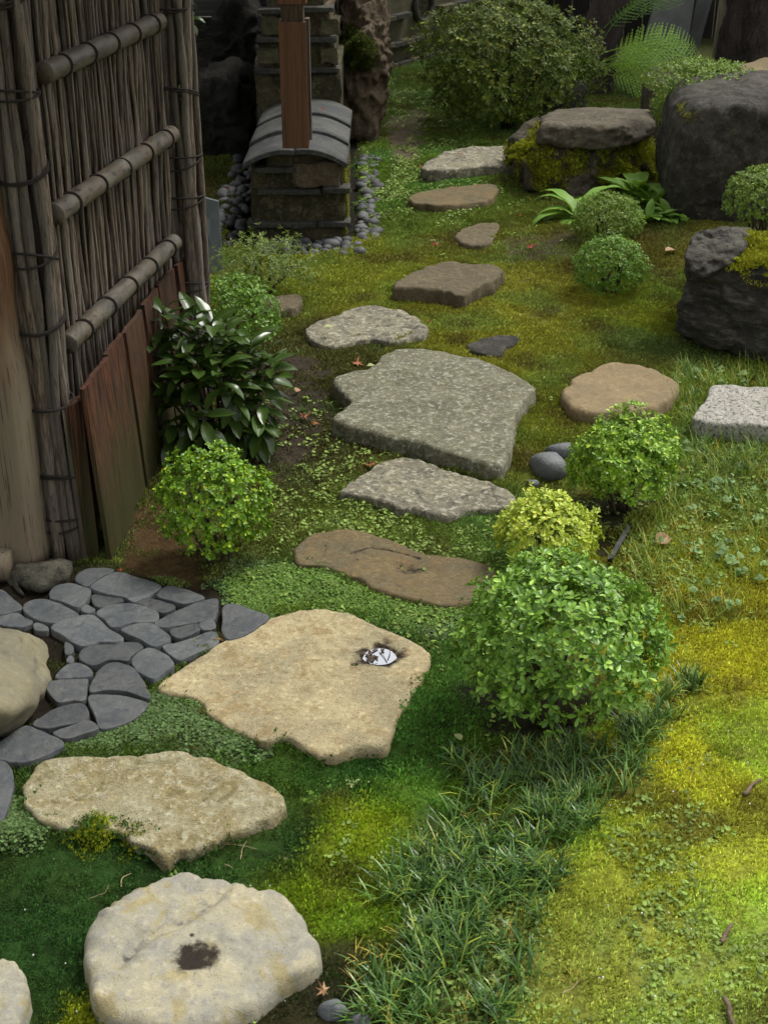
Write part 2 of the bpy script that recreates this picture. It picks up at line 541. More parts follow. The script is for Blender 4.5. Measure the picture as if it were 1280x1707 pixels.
def moss_col(x, y):
    wx = x + 0.10 * fbm(P3(x, y), 5, 3, seed=5)
    wy = y + 0.14 * fbm(P3(x, y), 5, 3, seed=6)
    sc = 1.0 / (0.5 + 0.12 * wy)                      # finer survey near the house
    d2 = ((wx[:, None] - MP[None, :, 0]) ** 2 + (wy[:, None] - MP[None, :, 1]) ** 2) * (sc ** 2)[:, None]
    w = 1.0 / (d2 + 0.004) ** 2
    c = (w @ MC) / w.sum(1)[:, None]
    n1 = fbm(P3(x, y), 4.0, 4, seed=8)
    n2 = fbm(P3(x, y), 16.0, 3, seed=9)
    f = 1.0 + 0.30 * n1 + 0.30 * n2 + 0.15 * fbm(P3(x, y), 45.0, 2, seed=10)
    c = c * f[:, None]
    gp_ = sstep(-0.1, 0.35, fbm(P3(x, y), 2.6, 4, seed=13) + 0.2 * n2)[:, None]      # a greener, paler species in drifts
    c = c * (1 - gp_) + c * np.array([0.82, 1.02, 1.0]) * gp_ + gp_ * sstep(0.06, 0.2, c[:, 1:2]) * np.array([0.006, 0.008, 0.016])
    br = (sstep(0.20, 0.50, fbm(P3(x, y), 4.2, 4, seed=11) + 0.3 * n2) * (1 - zone(Z_DARK, x, y, 0.05)) * 0.6)[:, None]     # brown die-back
    c = c * (1 - br) + np.array([0.085, 0.058, 0.020]) * br
    return np.clip(c, 0.002, 1)

# ------------------------------------------------------------------ ground sheet
def axis(lo, hi, step, far_lo, far_hi, g=1.22):
    a = list(np.arange(lo, hi, step))
    s = step
    x = a[-1]
    while x < far_hi:
        s *= g
        x += s
        a.append(x)
    s = step
    x = a[0]
    while x > far_lo:
        s *= g
        x -= s
        a.insert(0, x)
    return np.array(a)
gx = axis(-2.6, 2.9, 0.022, -120, 120)
gy = axis(1.9, 9.6, 0.022, -60, 200, 1.12)
GX, GY = np.meshgrid(gx, gy)
X, Y = GX.ravel(), GY.ravel()
soil = np.array([0.030, 0.021, 0.013])
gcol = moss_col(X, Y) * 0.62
gsoil = np.zeros_like(X)
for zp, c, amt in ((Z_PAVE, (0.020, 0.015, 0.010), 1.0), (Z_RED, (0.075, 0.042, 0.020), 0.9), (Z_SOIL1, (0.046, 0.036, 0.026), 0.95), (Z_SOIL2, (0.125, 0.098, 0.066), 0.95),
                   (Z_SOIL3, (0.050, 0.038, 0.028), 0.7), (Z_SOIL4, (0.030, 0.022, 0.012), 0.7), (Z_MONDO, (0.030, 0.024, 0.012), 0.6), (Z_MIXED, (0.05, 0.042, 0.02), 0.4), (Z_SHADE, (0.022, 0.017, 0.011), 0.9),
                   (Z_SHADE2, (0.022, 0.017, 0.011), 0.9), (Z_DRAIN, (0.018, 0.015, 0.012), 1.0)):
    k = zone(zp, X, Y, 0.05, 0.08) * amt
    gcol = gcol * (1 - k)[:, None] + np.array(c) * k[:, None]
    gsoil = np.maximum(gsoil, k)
far = sstep(10, 20, np.hypot(X, Y))[:, None]
gcol = gcol * (1 - far) + np.array([0.035, 0.035, 0.014]) * far
nx, ny = len(gx), len(gy)
ii = (np.arange(ny - 1)[:, None] * nx + np.arange(nx - 1)[None]).ravel()
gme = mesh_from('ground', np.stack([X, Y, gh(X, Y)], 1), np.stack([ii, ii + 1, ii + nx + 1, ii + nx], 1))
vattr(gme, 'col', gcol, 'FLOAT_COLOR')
t = NT('ground_soil_and_moss')
v = t.coords(rand=False)
g1 = t.noise(v, 120, 5, 0.7)
g2 = t.noise(v, 35, 5, 0.65)
c = t.attr('col', out='Color')
c = t.mix(t.ramp(g2, 0.35, 0.62), t.mix(1.0, c, (0.55, 0.55, 0.5), 'MULTIPLY'), c)
c = t.mix(t.math('MULTIPLY', t.ramp(g1, 0.60, 0.72), 0.35), c, t.mix(1.0, c, (1.9, 1.8, 1.6), 'MULTIPLY'))
m_ground = t.done(t.pbr(c, 0.95, t.bump(t.math('ADD', g1, g2), 0.8, 0.02), 0.1).outputs[0])
ground = tag(link('ground', gme, m_ground), 'mossy garden soil that everything stands on', 'ground', kind='structure')

# ------------------------------------------------------------------ scatter of ground cover with geometry nodes
def mat_cover(name, trans=0.25, rough=0.7, bright=1.0, spec=0.2):
    t = NT(name)
    c = t.attr('col', 'INSTANCER', 'Color')
    ge = t.n('ShaderNodeNewGeometry')
    hsv = t.n('ShaderNodeHueSaturation')
    t.link(c, hsv.inputs['Color'])
    r = ge.outputs['Random Per Island']
    t.set(hsv.inputs['Value'], t.math('ADD', t.math('MULTIPLY', r, 0.9 * bright), 0.55 * bright))
    t.set(hsv.inputs['Hue'], t.math('ADD', t.math('MULTIPLY', r, 0.03), 0.485))
    b = t.pbr(hsv.outputs[0], rough, None, spec)
    tr = t.n('ShaderNodeBsdfTranslucent')
    t.link(hsv.outputs[0], tr.inputs['Color'])
    mx = t.n('ShaderNodeMixShader')
    mx.inputs[0].default_value = trans
    t.link(b.outputs[0], mx.inputs[1])
    t.link(tr.outputs[0], mx.inputs[2])
    return t.done(mx.outputs[0])

def scatter(name, patch_me, pos, eul, scl, col, label, cat):
    me = bpy.data.meshes.new(name)
    me.vertices.add(len(pos))
    me.vertices.foreach_set('co', np.asarray(pos, np.float32).ravel())
    vattr(me, 'rot', eul, 'FLOAT_VECTOR')
    vattr(me, 'scl', scl, 'FLOAT')
    vattr(me, 'col', col, 'FLOAT_COLOR')
    o = link(name, me)
    src = bpy.data.objects.new(name + '_sprig', patch_me)
    ng = bpy.data.node_groups.new(name + '_scatter', 'GeometryNodeTree')
    ng.interface.new_socket('Geometry', in_out='INPUT', socket_type='NodeSocketGeometry')
    ng.interface.new_socket('Geometry', in_out='OUTPUT', socket_type='NodeSocketGeometry')
    N = ng.nodes
    gi, go = N.new('NodeGroupInput'), N.new('NodeGroupOutput')
    iop = N.new('GeometryNodeInstanceOnPoints')
    oi = N.new('GeometryNodeObjectInfo')
    oi.inputs['Object'].default_value = src
    a1 = N.new('GeometryNodeInputNamedAttribute')
    a1.data_type = 'FLOAT_VECTOR'
    a1.inputs['Name'].default_value = 'rot'
    a2 = N.new('GeometryNodeInputNamedAttribute')
    a2.data_type = 'FLOAT'
    a2.inputs['Name'].default_value = 'scl'
    L = ng.links
    L.new(gi.outputs[0], iop.inputs['Points'])
    L.new(oi.outputs['Geometry'], iop.inputs['Instance'])
    L.new(a1.outputs[0], iop.inputs['Rotation'])
    L.new(a2.outputs[0], iop.inputs['Scale'])
    L.new(iop.outputs[0], go.inputs[0])
    md = o.modifiers.new('scatter', 'NODES')
    md.node_group = ng
    return tag(o, label, cat, kind='stuff')

def spikes(nb, rad, h, w, tilt=0.6, seed=0):
    r = np.random.default_rng(seed)
    a = r.uniform(0, 2 * np.pi, nb)
    q = rad * np.sqrt(r.uniform(0, 1, nb))
    b = np.stack([q * np.cos(a), q * np.sin(a), np.full(nb, -0.003)], 1)
    az = r.uniform(0, 2 * np.pi, nb)
    tl = r.uniform(0, tilt, nb)
    hh = h * r.uniform(0.5, 1.2, nb)
    d = np.stack([np.sin(tl) * np.cos(az), np.sin(tl) * np.sin(az), np.cos(tl)], 1)
    s = np.stack([-np.sin(az + 1), np.cos(az + 1), np.zeros(nb)], 1) * (w * r.uniform(0.6, 1.3, nb))[:, None]
    mid = b + d * (hh * 0.55)[:, None]
    tip = b + d * hh[:, None] + np.array([0, 0, -1]) * (hh * 0.1)[:, None]
    V = np.stack([b - s * 0.4, b + s * 0.4, mid + s, tip, mid - s], 1).reshape(-1, 3)
    k = np.arange(nb)[:, None] * 5
    F = np.vstack([k + np.array([[0, 1, 2]]), k + np.array([[0, 2, 4]]), k + np.array([[4, 2, 3]])])
    return mesh_from('moss_sprig', V, F, False)
def discs(nb, rad, h, lr, seed=0, n=6):
    r = np.random.default_rng(seed)
    mb = MB()
    for i in range(nb):
        a = r.uniform(0, 6.28)
        q = rad * math.sqrt(r.uniform())
        c = np.array([q * math.cos(a), q * math.sin(a), h * r.uniform(0.3, 1)])
        E = Euler((r.uniform(-.6, .6), r.uniform(-.6, .6), r.uniform(0, 6.28))).to_matrix()
        rr = lr * r.uniform(0.6, 1.3)
        aa = np.linspace(0, 2 * np.pi, n, endpoint=False)
        v = np.stack([rr * np.cos(aa), rr * 0.8 * np.sin(aa), 0.15 * rr * np.cos(2 * aa)], 1) @ np.array(E).T + c
        mb.add(np.vstack([v, c]), F3=[[n, k, (k + 1) % n] for k in range(n)])
    return mb.mesh('leaflet_sprig', False)

m_moss = mat_cover('moss_fronds', 0.2, 0.8, 1.15)
m_cover = mat_cover('leaflet_cover', 0.3, 0.6, 1.1, 0.2)
def ground_scatter(n_area, region, dens_fn):
    x = rng.uniform(region[0], region[1], n_area)
    y = rng.uniform(region[2], region[3], n_area)
    keep = rng.uniform(0, 1, n_area) < dens_fn(x, y)
    return x[keep], y[keep]
def in_view(x, y, mg=0.25):
    zc = y * CP + CAM_H * SP
    return (np.abs(x) < 0.29 * zc + mg)
def gnormal_euler(x, y):
    e = 0.02
    dx = (gh(x + e, y) - gh(x - e, y)) / (2 * e)
    dy = (gh(x, y + e) - gh(x, y - e)) / (2 * e)
    return np.stack([np.arctan(dy), -np.arctan(dx), rng.uniform(0, 6.28, len(x))], 1)
def moss_dens(x, y):
    d = in_view(x, y) * np.clip(2.0 - y / 7.0, 0.28, 1.0)
    for zp, a in ((Z_PAVE, 1.0), (Z_RED, 0.93), (Z_SOIL1, 0.8), (Z_SOIL2, 0.97), (Z_SOIL3, 0.85), (Z_SOIL4, 0.7), (Z_SHADE, 0.9), (Z_SHADE2, 0.95), (Z_LEAFA, 0.8), (Z_DRAIN, 1.0), (Z_MONDO, 0.6)):
        d = d * (1 - a * zone(zp, x, y, 0.04, 0.09))
    thin = sstep(0.05, 0.45, fbm(P3(x, y), 3.0, 4, seed=21))
    return d * (1 - 0.6 * thin)
x, y = ground_scatter(120000, (-2.6, 3.6, 2.0, 15.0), moss_dens)
dk = zone(Z_DARK, x, y, 0.02)
MOSS_POS = [np.stack([x, y, gh(x, y)], 1)]
MOSS_EUL = [gnormal_euler(x, y)]
MOSS_SCL = [(rng.uniform(0.7, 1.35, len(x)) * (0.85 + 0.06 * y)) * (1 - 0.3 * dk)]
MOSS_COL = [moss_col(x, y)]

# moss lapping over the rims of the path stones and growing in the paving joints
for p, hh in zip(STONE_BEDS, (0.0, .020, .020, .018, .028, .035, .030, .04, .02, .03, .04, .025, .03, .0)):
    if hh == 0:
        continue
    O = np.vstack([p[:, :2], p[:1, :2]])
    seg = np.linalg.norm(np.diff(O, axis=0), axis=1)
    cum = np.r_[0, np.cumsum(seg)]
    n = int(cum[-1] * 120)
    u = rng.uniform(0, cum[-1], n)
    bx, by = np.interp(u, cum, O[:, 0]), np.interp(u, cum, O[:, 1])
    cx, cy = p[:, 0].mean(), p[:, 1].mean()
    dx, dy = bx - cx, by - cy
    dl = np.hypot(dx, dy)
    off = rng.normal(0.016, 0.014, n) + 0.012 * fbm(P3(bx, by), 12, 2, seed=41)
    bx, by = bx + dx / dl * off, by + dy / dl * off
    k = fbm(P3(bx, by), 9, 3, seed=43) > -0.12
    bx, by = bx[k], by[k]
    MOSS_POS.append(np.stack([bx, by, gh(bx, by) + hh * rng.uniform(.2, .8, len(bx))], 1))
    MOSS_EUL.append(gnormal_euler(bx, by) + np.concatenate([rng.normal(0, .3, (len(bx), 2)), np.zeros((len(bx), 1))], 1))
    MOSS_SCL.append(rng.uniform(.55, 1.0, len(bx)))
    MOSS_COL.append(moss_col(bx, by))
x, y = ground_scatter(9000, (-1.7, -0.2, 3.2, 5.0), lambda x, y: (zone(Z_PAVE, x, y) > 0.5) * sstep(0.02, 0.3, fbm(P3(x, y), 6, 3, seed=47)) * 0.55)
MOSS_POS.append(np.stack([x, y, gh(x, y)], 1))
MOSS_EUL.append(gnormal_euler(x, y))
MOSS_SCL.append(rng.uniform(.35, .8, len(x)))
MOSS_COL.append(np.array([0.07, 0.085, 0.02]) * rng.uniform(.5, 1.4, len(x))[:, None])

for a, b, r_, n in ((147, 1690, .05, 90), (165, 1390, .05, 70), (150, 1385, .05, 50), (235, 1396, .04, 40)):
    q = G(a, b)
    x, y = rng.normal(q[0], r_ * .55, n), rng.normal(q[1], r_ * .55, n)
    MOSS_POS.append(np.stack([x, y, gh(x, y)], 1))
    MOSS_EUL.append(gnormal_euler(x, y))
    MOSS_SCL.append(rng.uniform(.6, 1.0, n))
    MOSS_COL.append(np.array([0.22, 0.26, 0.012]) * rng.uniform(.7, 1.2, n)[:, None])

def leaf_dens(x, y):
    d = np.maximum(np.maximum(zone(Z_LEAFA, x, y, 0.02), zone(Z_LEAFA2, x, y, 0.02)), 0.55 * zone(Z_LEAFB, x, y, 0.06, 0.12))
    return d
x, y = ground_scatter(60000, (-1.6, 0.4, 3.0, 5.0), leaf_dens)
x = x[:9000]
y = y[:9000]
A = (zone(Z_LEAFB, x, y, 0.03) > 0.3)[:, None]
c = np.where(A, np.array([0.125, 0.215, 0.038]), np.array([0.090, 0.150, 0.046])) * rng.uniform(0.7, 1.3, len(x))[:, None]
scatter('leaflet_carpet', discs(26, 0.024, 0.009, 0.0040, 2), np.stack([x, y, gh(x, y)], 1), gnormal_euler(x, y), rng.uniform(0.7, 1.3, len(x)), c,
        'low blue-green carpet of tiny round leaves between the stepping stones', 'ground cover').data.name
bpy.data.objects['leaflet_carpet_sprig'].data.materials.append(m_cover)
# scattered little clovers and seedlings along the path and in the right-hand moss
WEEDS = [((640, 880), 0.55, 700), ((560, 840), 0.45, 420), ((480, 720), 0.4, 90), ((1160, 1560), 0.6, 500), ((1060, 1450), 0.5, 250), ((1200, 880), 0.45, 420), ((1230, 780), 0.4, 250), ((650, 320), 0.6, 1000),
         ((700, 240), 0.8, 700), ((610, 280), 0.5, 800), ((640, 170), 0.7, 500), ((760, 360), 0.7, 260), ((640, 1640), 0.4, 350), ((950, 1600), 0.4, 350), ((660, 760), 0.6, 250), ((700, 1000), 0.4, 400), ((1100, 960), 0.35, 250)]
px, py = [], []
for c0, r0, n0 in WEEDS:
    q = G(*c0)
    px.append(rng.normal(q[0], r0 * 0.5, n0))
    py.append(rng.normal(q[1], r0 * 0.5 * (1 + 0.05 * q[1]), n0))
x, y = np.concatenate(px), np.concatenate(py)
k = (zone(Z_PAVE, x, y) < 0.5) & (zone(Z_DARK, x, y) < 0.5) & (zone(Z_DRAIN, x, y) < 0.5) & (fbm(P3(x, y), 4, 3, seed=30) > -0.15)
x, y = x[k], y[k]
c = np.array([0.150, 0.225, 0.045]) * rng.uniform(0.6, 1.5, len(x))[:, None] + np.array([0.03, 0.02, 0.01]) * rng.uniform(0, 1, len(x))[:, None]
scatter('clover_seedlings', discs(6, 0.016, 0.014, 0.0052, 5), np.stack([x, y, gh(x, y)], 1), gnormal_euler(x, y), rng.uniform(0.6, 1.5, len(x)) * (0.7 + 0.05 * y), c,
        'small bright clover seedlings scattered through the moss', 'seedlings')
bpy.data.objects['clover_seedlings_sprig'].data.materials.append(m_cover)

# ------------------------------------------------------------------ stones
def smooth_closed(P, n):
    P = np.asarray(P, float)
    m = len(P)
    Q = []
    for i in range(m):
        p0, p1, p2, p3 = P[i - 1], P[i], P[(i + 1) % m], P[(i + 2) % m]
        for tt in np.linspace(0, 1, 12, endpoint=False):
            Q.append(0.5 * ((2 * p1) + (-p0 + p2) * tt + (2 * p0 - 5 * p1 + 4 * p2 - p3) * tt ** 2 + (-p0 + 3 * p1 - 3 * p2 + p3) * tt ** 3))
    Q = np.array(Q)
    d = np.r_[0, np.cumsum(np.linalg.norm(np.diff(np.vstack([Q, Q[:1]]), axis=0), axis=1))]
    s = np.linspace(0, d[-1], n, endpoint=False)
    QQ = np.vstack([Q, Q[:1]])
    return np.stack([np.interp(s, d, QQ[:, k]) for k in range(QQ.shape[1])], 1)

def flat_stone(name, outline, h, mat, edge=0.03, amp=0.008, nseg=120, rings=26, parent=None, tilt=(0, 0), rough_edge=0.006, dents=(), stains=(), seed=None, ptop=0.9, undercut=0.0):
    """a stone lying in the ground; outline is its upper rim on the site (pixels), h its height over the ground"""
    seed = rng.uniform(0, 90) if seed is None else seed
    c0 = np.mean(np.array(outline), axis=0)
    q = G(*c0)
    base = gz(q[0], q[1])
    O = smooth_closed(Gs(outline, base + h * 0.8)[:, :2], nseg)
    c = O.mean(0)
    n1 = fbm(P3(O[:, 0], O[:, 1]), 14, 3, seed=seed) - 0.35 * np.abs(fbm(P3(O[:, 0], O[:, 1]), 30, 3, seed=seed + 7))
    rel = O - c
    rr = np.linalg.norm(rel, axis=1)
    O = c + rel * (1 + rough_edge * 2.5 * n1 / rr)[:, None]
    rel = O - c
    rr = np.linalg.norm(rel, axis=1)
    edv = edge * np.clip(0.75 + 1.3 * fbm(P3(O[:, 0], O[:, 1]), 17, 3, seed=seed + 5), 0.2, 2.2)
    tt = np.concatenate([np.linspace(0, 0.8, rings)[1:], np.linspace(0.8, 1.0, 9)[1:]])
    V, topmask = [np.array([[0, 0, h]])], [1.0]
    for s in tt:
        xy = rel * s
        d = (1 - s) * rr
        e = np.clip(1 - d / edv, 0, 1)
        z = h - np.minimum(edv, edge) * ptop * (1 - np.sqrt(np.clip(1 - e ** 2, 0, 1)))
        V.append(np.column_stack([xy, z]))
    zl = h - edge * ptop
    for f in (0.35, 0.7, 1.0):
        V.append(np.column_stack([rel * (1 + 0.012 * f - undercut * f), np.full(nseg, zl + (-0.09 - zl) * f)]))
    V = np.vstack(V)
    wp = V + np.array([c[0], c[1], 0])
    side = (V[:, 2] > zl - 0.001)
    n2 = fbm(wp, 5, 4, seed=seed + 1)
    n3 = fbm(wp, 26, 3, seed=seed + 2)
    V[:, 2] += np.where(side, amp * 1.6 * n2 + amp * 0.45 * n3, 0)
    low = ~side
    nl = fbm(wp * np.array([1, 1, 1.6]), 16, 3, seed=seed + 3)
    r_ = np.linalg.norm(V[:, :2], axis=1)[:, None] + 1e-9
    V[:, :2] += np.where(low[:, None], V[:, :2] / r_ * (rough_edge * 2.0 * nl)[:, None], 0)
    V[:, 2] += tilt[0] * V[:, 0] + tilt[1] * V[:, 1]
    st = np.zeros(len(V))
    for (ax, ay, r1, r2, dep, samt) in dents:
        a = G(ax, ay, base + h)[:2] - c
        g = np.exp(-(((V[:, 0] - a[0]) / r1) ** 2 + ((V[:, 1] - a[1]) / r2) ** 2) ** 1.5)
        V[:, 2] -= np.where(side, dep * g, 0)
        st = np.maximum(st, samt * np.exp(-((((V[:, 0] - a[0]) / r1) ** 2 + ((V[:, 1] - a[1]) / r2) ** 2) * 0.6)))
    for line, w, dep, samt in stains:
        L = np.array([G(a, b, base + h)[:2] - c for a, b in line])
        dd = np.full(len(V), 1e9)
        for a, b in zip(L[:-1], L[1:]):
            e = b - a
            u = np.clip(((V[:, :2] - a) @ e) / (e @ e), 0, 1)
            dd = np.minimum(dd, np.linalg.norm(V[:, :2] - a - u[:, None] * e, axis=1))
        g = np.exp(-(dd / w) ** 2)
        V[:, 2] -= np.where(side, dep * g, 0)
        st = np.maximum(st, samt * g)
    nr = len(tt) + 3
    k = np.arange(nseg)
    k2 = (k + 1) % nseg
    F3 = np.stack([np.zeros(nseg, int), 1 + k, 1 + k2], 1)
    F4 = np.vstack([np.stack([1 + r * nseg + k, 1 + (r + 1) * nseg + k, 1 + (r + 1) * nseg + k2, 1 + r * nseg + k2], 1) for r in range(nr - 1)])
    me = mesh_from(name, V, [F3, F4])
    vattr(me, 'stain', st)
    o = link(name, me, mat, parent, loc=(c[0], c[1], base))
    return o

m_gran = mat_rock('stone_warm_granite', (0.68, 0.57, 0.33), (0.50, 0.435, 0.26), (0.42, 0.29, 0.14), 0.45, 5, 130, 0.45, 0.8, streak=(0.44, 0.31, 0.13), streak_amt=0.6)
m_gran2 = mat_rock('stone_lichen_granite', (0.43, 0.36, 0.18), (0.52, 0.47, 0.29), (0.62, 0.59, 0.41), 0.7, 8, 120, 0.45, 0.9, streak=(0.22, 0.19, 0.06), streak_amt=0.55)
m_smooth = mat_rock('stone_smooth_grey', (0.55, 0.50, 0.34), (0.43, 0.41, 0.32), (0.30, 0.29, 0.28), 0.45, 5, 160, 0.28, 0.45, 0.7, streak=(0.47, 0.39, 0.17), streak_amt=0.7)
m_brown = mat_rock('stone_brown', (0.235, 0.175, 0.085), (0.19, 0.155, 0.085), (0.13, 0.11, 0.065), 0.5, 6, 130, 0.4, 0.6, streak=(0.28, 0.175, 0.08), streak_amt=0.5)
m_tan = mat_rock('stone_tan', (0.36, 0.27, 0.145), (0.30, 0.23, 0.13), (0.24, 0.17, 0.09), 0.4, 7, 120, 0.35, 0.5)
m_lich = mat_rock('stone_grey_lichen', (0.22, 0.21, 0.14), (0.28, 0.27, 0.175), (0.46, 0.48, 0.37), 0.9, 9, 140, 0.5, 0.8, streak=(0.17, 0.165, 0.085), streak_amt=0.6)
m_lich2 = mat_rock('stone_pale_lichen', (0.26, 0.24, 0.18), (0.38, 0.35, 0.24), (0.58, 0.55, 0.42), 0.9, 8, 110, 0.55, 0.9, streak=(0.11, 0.105, 0.085), streak_amt=0.7)
m_white = mat_rock('stone_white_granite', (0.50, 0.48, 0.42), (0.56, 0.54, 0.48), (0.10, 0.10, 0.085), 0.95, 14, 140, 0.6, 0.6)
m_dullb = mat_rock('stone_dull_brown', (0.20, 0.16, 0.092), (0.165, 0.135, 0.082), (0.26, 0.215, 0.13), 0.5, 7, 110, 0.45, 0.8, moss=(0.07, 0.075, 0.015), moss_amt=0.02)
m_oliveb = mat_rock('boulder_olive_grey', (0.33, 0.295, 0.185), (0.26, 0.235, 0.16), (0.20, 0.19, 0.15), 0.35, 4, 140, 0.25, 0.4, 0.75, streak=(0.29, 0.25, 0.12), streak_amt=0.5)
m_foot = mat_rock('footing_grey', (0.11, 0.105, 0.075), (0.16, 0.15, 0.11), (0.06, 0.06, 0.045), 0.6, 9, 90, 0.5, 0.9, 0.85, moss=(0.05, 0.055, 0.015), moss_amt=0.06)
m_slate = mat_rock('paving_slate', (0.075, 0.084, 0.092), (0.112, 0.120, 0.122), (0.135, 0.135, 0.122), 0.5, 8, 150, 0.35, 0.35, 0.5, spec=0.4, streak=(0.055, 0.062, 0.078), streak_amt=0.6, vary=0.9)
m_pebble = mat_rock('drain_pebble', (0.075, 0.08, 0.088), (0.115, 0.115, 0.115), None, 0, 9, 120, 0.2, 0.2, 0.6, spec=0.35, vary=0.9)
m_cob = mat_rock('cobble_blue_grey', (0.15, 0.165, 0.18), (0.20, 0.215, 0.22), (0.28, 0.28, 0.26), 0.4, 9, 120, 0.3, 0.35, 0.6, spec=0.35)
m_dark = mat_rock('boulder_dark', (0.048, 0.043, 0.035), (0.088, 0.080, 0.062), (0.14, 0.13, 0.10), 0.5, 4, 70, 0.55, 1.2, 0.75, moss=(0.065, 0.072, 0.020), moss_amt=0.05, streak=(0.035, 0.033, 0.028), streak_amt=0.6)
m_dark2 = mat_rock('boulder_layered', (0.038, 0.036, 0.030), (0.078, 0.074, 0.060), (0.15, 0.14, 0.11), 0.6, 5, 60, 0.6, 1.5, 0.75, moss=(0.07, 0.085, 0.012), moss_amt=0.03, stretch=(0.6, 0.6, 1.8))
m_cap = mat_rock('boulder_cap', (0.050, 0.047, 0.039), (0.092, 0.086, 0.070), (0.17, 0.155, 0.12), 0.6, 6, 60, 0.6, 1.2, 0.75)
m_shade_rock = mat_rock('rock_shade_black', (0.012, 0.012, 0.009), (0.024, 0.023, 0.017), (0.05, 0.047, 0.035), 0.4, 5, 60, 0.5, 1.2, 0.8, moss=(0.02, 0.024, 0.006), moss_amt=0.08)  # near-black colour stands in for the deep shade behind the fence
m_slab = mat_rock('slab_brown_grey', (0.105, 0.088, 0.060), (0.165, 0.142, 0.098), (0.24, 0.21, 0.14), 0.6, 6, 80, 0.5, 1.0, 0.8, moss=(0.08, 0.085, 0.018), moss_amt=0.02)
m_mossrock = mat_rock('rock_mossy', (0.075, 0.065, 0.045), (0.125, 0.11, 0.075), (0.19, 0.165, 0.11), 0.5, 6, 60, 0.6, 1.2, 0.85, moss=(0.075, 0.088, 0.010), moss_amt=0.16)

SG = 'stepping stones of the garden path'
S1 = tag(flat_stone('stepping_stone', [(137, 1560), (152, 1528), (200, 1492), (262, 1466), (330, 1456), (390, 1462), (440, 1478), (482, 1502), (515, 1545), (534, 1588), (515, 1612), (480, 1632), (440, 1662), (395, 1695), (340, 1712), (250, 1712), (190, 1698), (155, 1668), (146, 1620)],
                    0.072, m_smooth, edge=0.06, amp=0.012, rough_edge=0.004, seed=4, nseg=150, rings=36, dents=[(325, 1590, 0.055, 0.05, 0.012, 0.8), (320, 1557, 0.008, 0.008, 0.0, 0.7)],
                    stains=[([(385, 1462), (350, 1500), (300, 1535), (240, 1560), (195, 1600)], 0.018, 0.022, 0.34)]),
         'large smooth rounded grey stepping stone with a dark stained hollow on top', 'stepping stone', SG)
S2 = tag(flat_stone('stepping_stone', [(40, 1305), (72, 1268), (130, 1264), (200, 1263), (285, 1253), (340, 1268), (400, 1288), (450, 1310), (482, 1330), (475, 1350), (440, 1370), (400, 1385), (360, 1402), (320, 1415), (275, 1427), (250, 1412), (218, 1400), (205, 1388), (150, 1382), (100, 1380), (65, 1365), (45, 1335)],
                    0.026, m_gran2, edge=0.016, rough_edge=0.008, amp=0.010, seed=9, nseg=150, rings=34, stains=[([(420, 1348), (380, 1362), (350, 1385)], 0.008, 0.008, 0.3)]),
         'rough yellowish lichen-mottled stepping stone with a pointed lower edge', 'stepping stone', SG)
S3 = tag(flat_stone('stepping_stone', [(263, 1150), (290, 1120), (340, 1090), (400, 1055), (450, 1030), (520, 1018), (575, 1022), (625, 1040), (660, 1058), (695, 1072), (714, 1090), (710, 1125), (690, 1150), (675, 1180), (660, 1215), (640, 1240), (600, 1248), (545, 1258), (505, 1245), (475, 1232), (440, 1236), (400, 1222), (350, 1195), (325, 1165)],
                    0.026, m_gran, edge=0.014, rough_edge=0.006, amp=0.007, seed=14, nseg=180, rings=46, dents=[(634, 1092, 0.055, 0.055, 0.022, 0.62), (632, 1092, 0.085, 0.075, 0.0, 0.72), (590, 1105, 0.014, 0.012, 0.006, 0.8), (460, 1066, 0.03, 0.02, 0.004, 0.30)]),
         'big cream granite stepping stone holding a small white puddle', 'stepping stone', SG)
S4 = tag(flat_stone('stepping_stone', [(490, 915), (510, 895), (560, 884), (610, 888), (660, 905), (720, 925), (780, 935), (822, 950), (818, 985), (790, 1003), (740, 1010), (680, 1000), (630, 985), (590, 965), (540, 945), (500, 940)],
                    0.024, m_brown, edge=0.016, rough_edge=0.006, amp=0.007, seed=21, dents=[(684, 946, 0.07, 0.05, 0.014, 0.5)], stains=[([(585, 922), (620, 912), (660, 918), (700, 930)], 0.012, 0.004, 0.55), ([(600, 930), (575, 945)], 0.006, 0.003, 0.5), ([(543, 908), (541, 918)], 0.006, 0.004, 0.6), ([(725, 955), (728, 962)], 0.008, 0.004, 0.45)]),  # hollow and lines dented and tinted darker
         'flat brown stepping stone with dark hollows beside the lime bushes', 'stepping stone', SG)
S5 = tag(flat_stone('stepping_stone', [(568, 820), (600, 795), (620, 780), (660, 767), (700, 770), (750, 785), (800, 800), (850, 818), (858, 835), (830, 848), (790, 850), (745, 862), (690, 852), (640, 843), (600, 830)],
                    0.032, m_lich2, edge=0.016, rough_edge=0.009, amp=0.010, seed=27), 'long pale lichen-covered stepping stone just below the big grey slab', 'stepping stone', SG)
S6 = tag(flat_stone('stepping_stone', [(555, 636), (575, 628), (620, 615), (648, 592), (690, 585), (740, 590), (790, 600), (840, 618), (890, 647), (884, 665), (862, 690), (856, 730), (842, 772), (815, 780), (760, 762), (700, 745), (640, 730), (590, 718), (555, 706), (566, 690), (584, 670), (562, 655)],
                    0.085, m_lich, edge=0.024, amp=0.008, seed=33, nseg=170, rings=36, rough_edge=0.007), 'largest grey-green lichened slab in the middle of the path with a notched corner', 'stepping stone', SG)
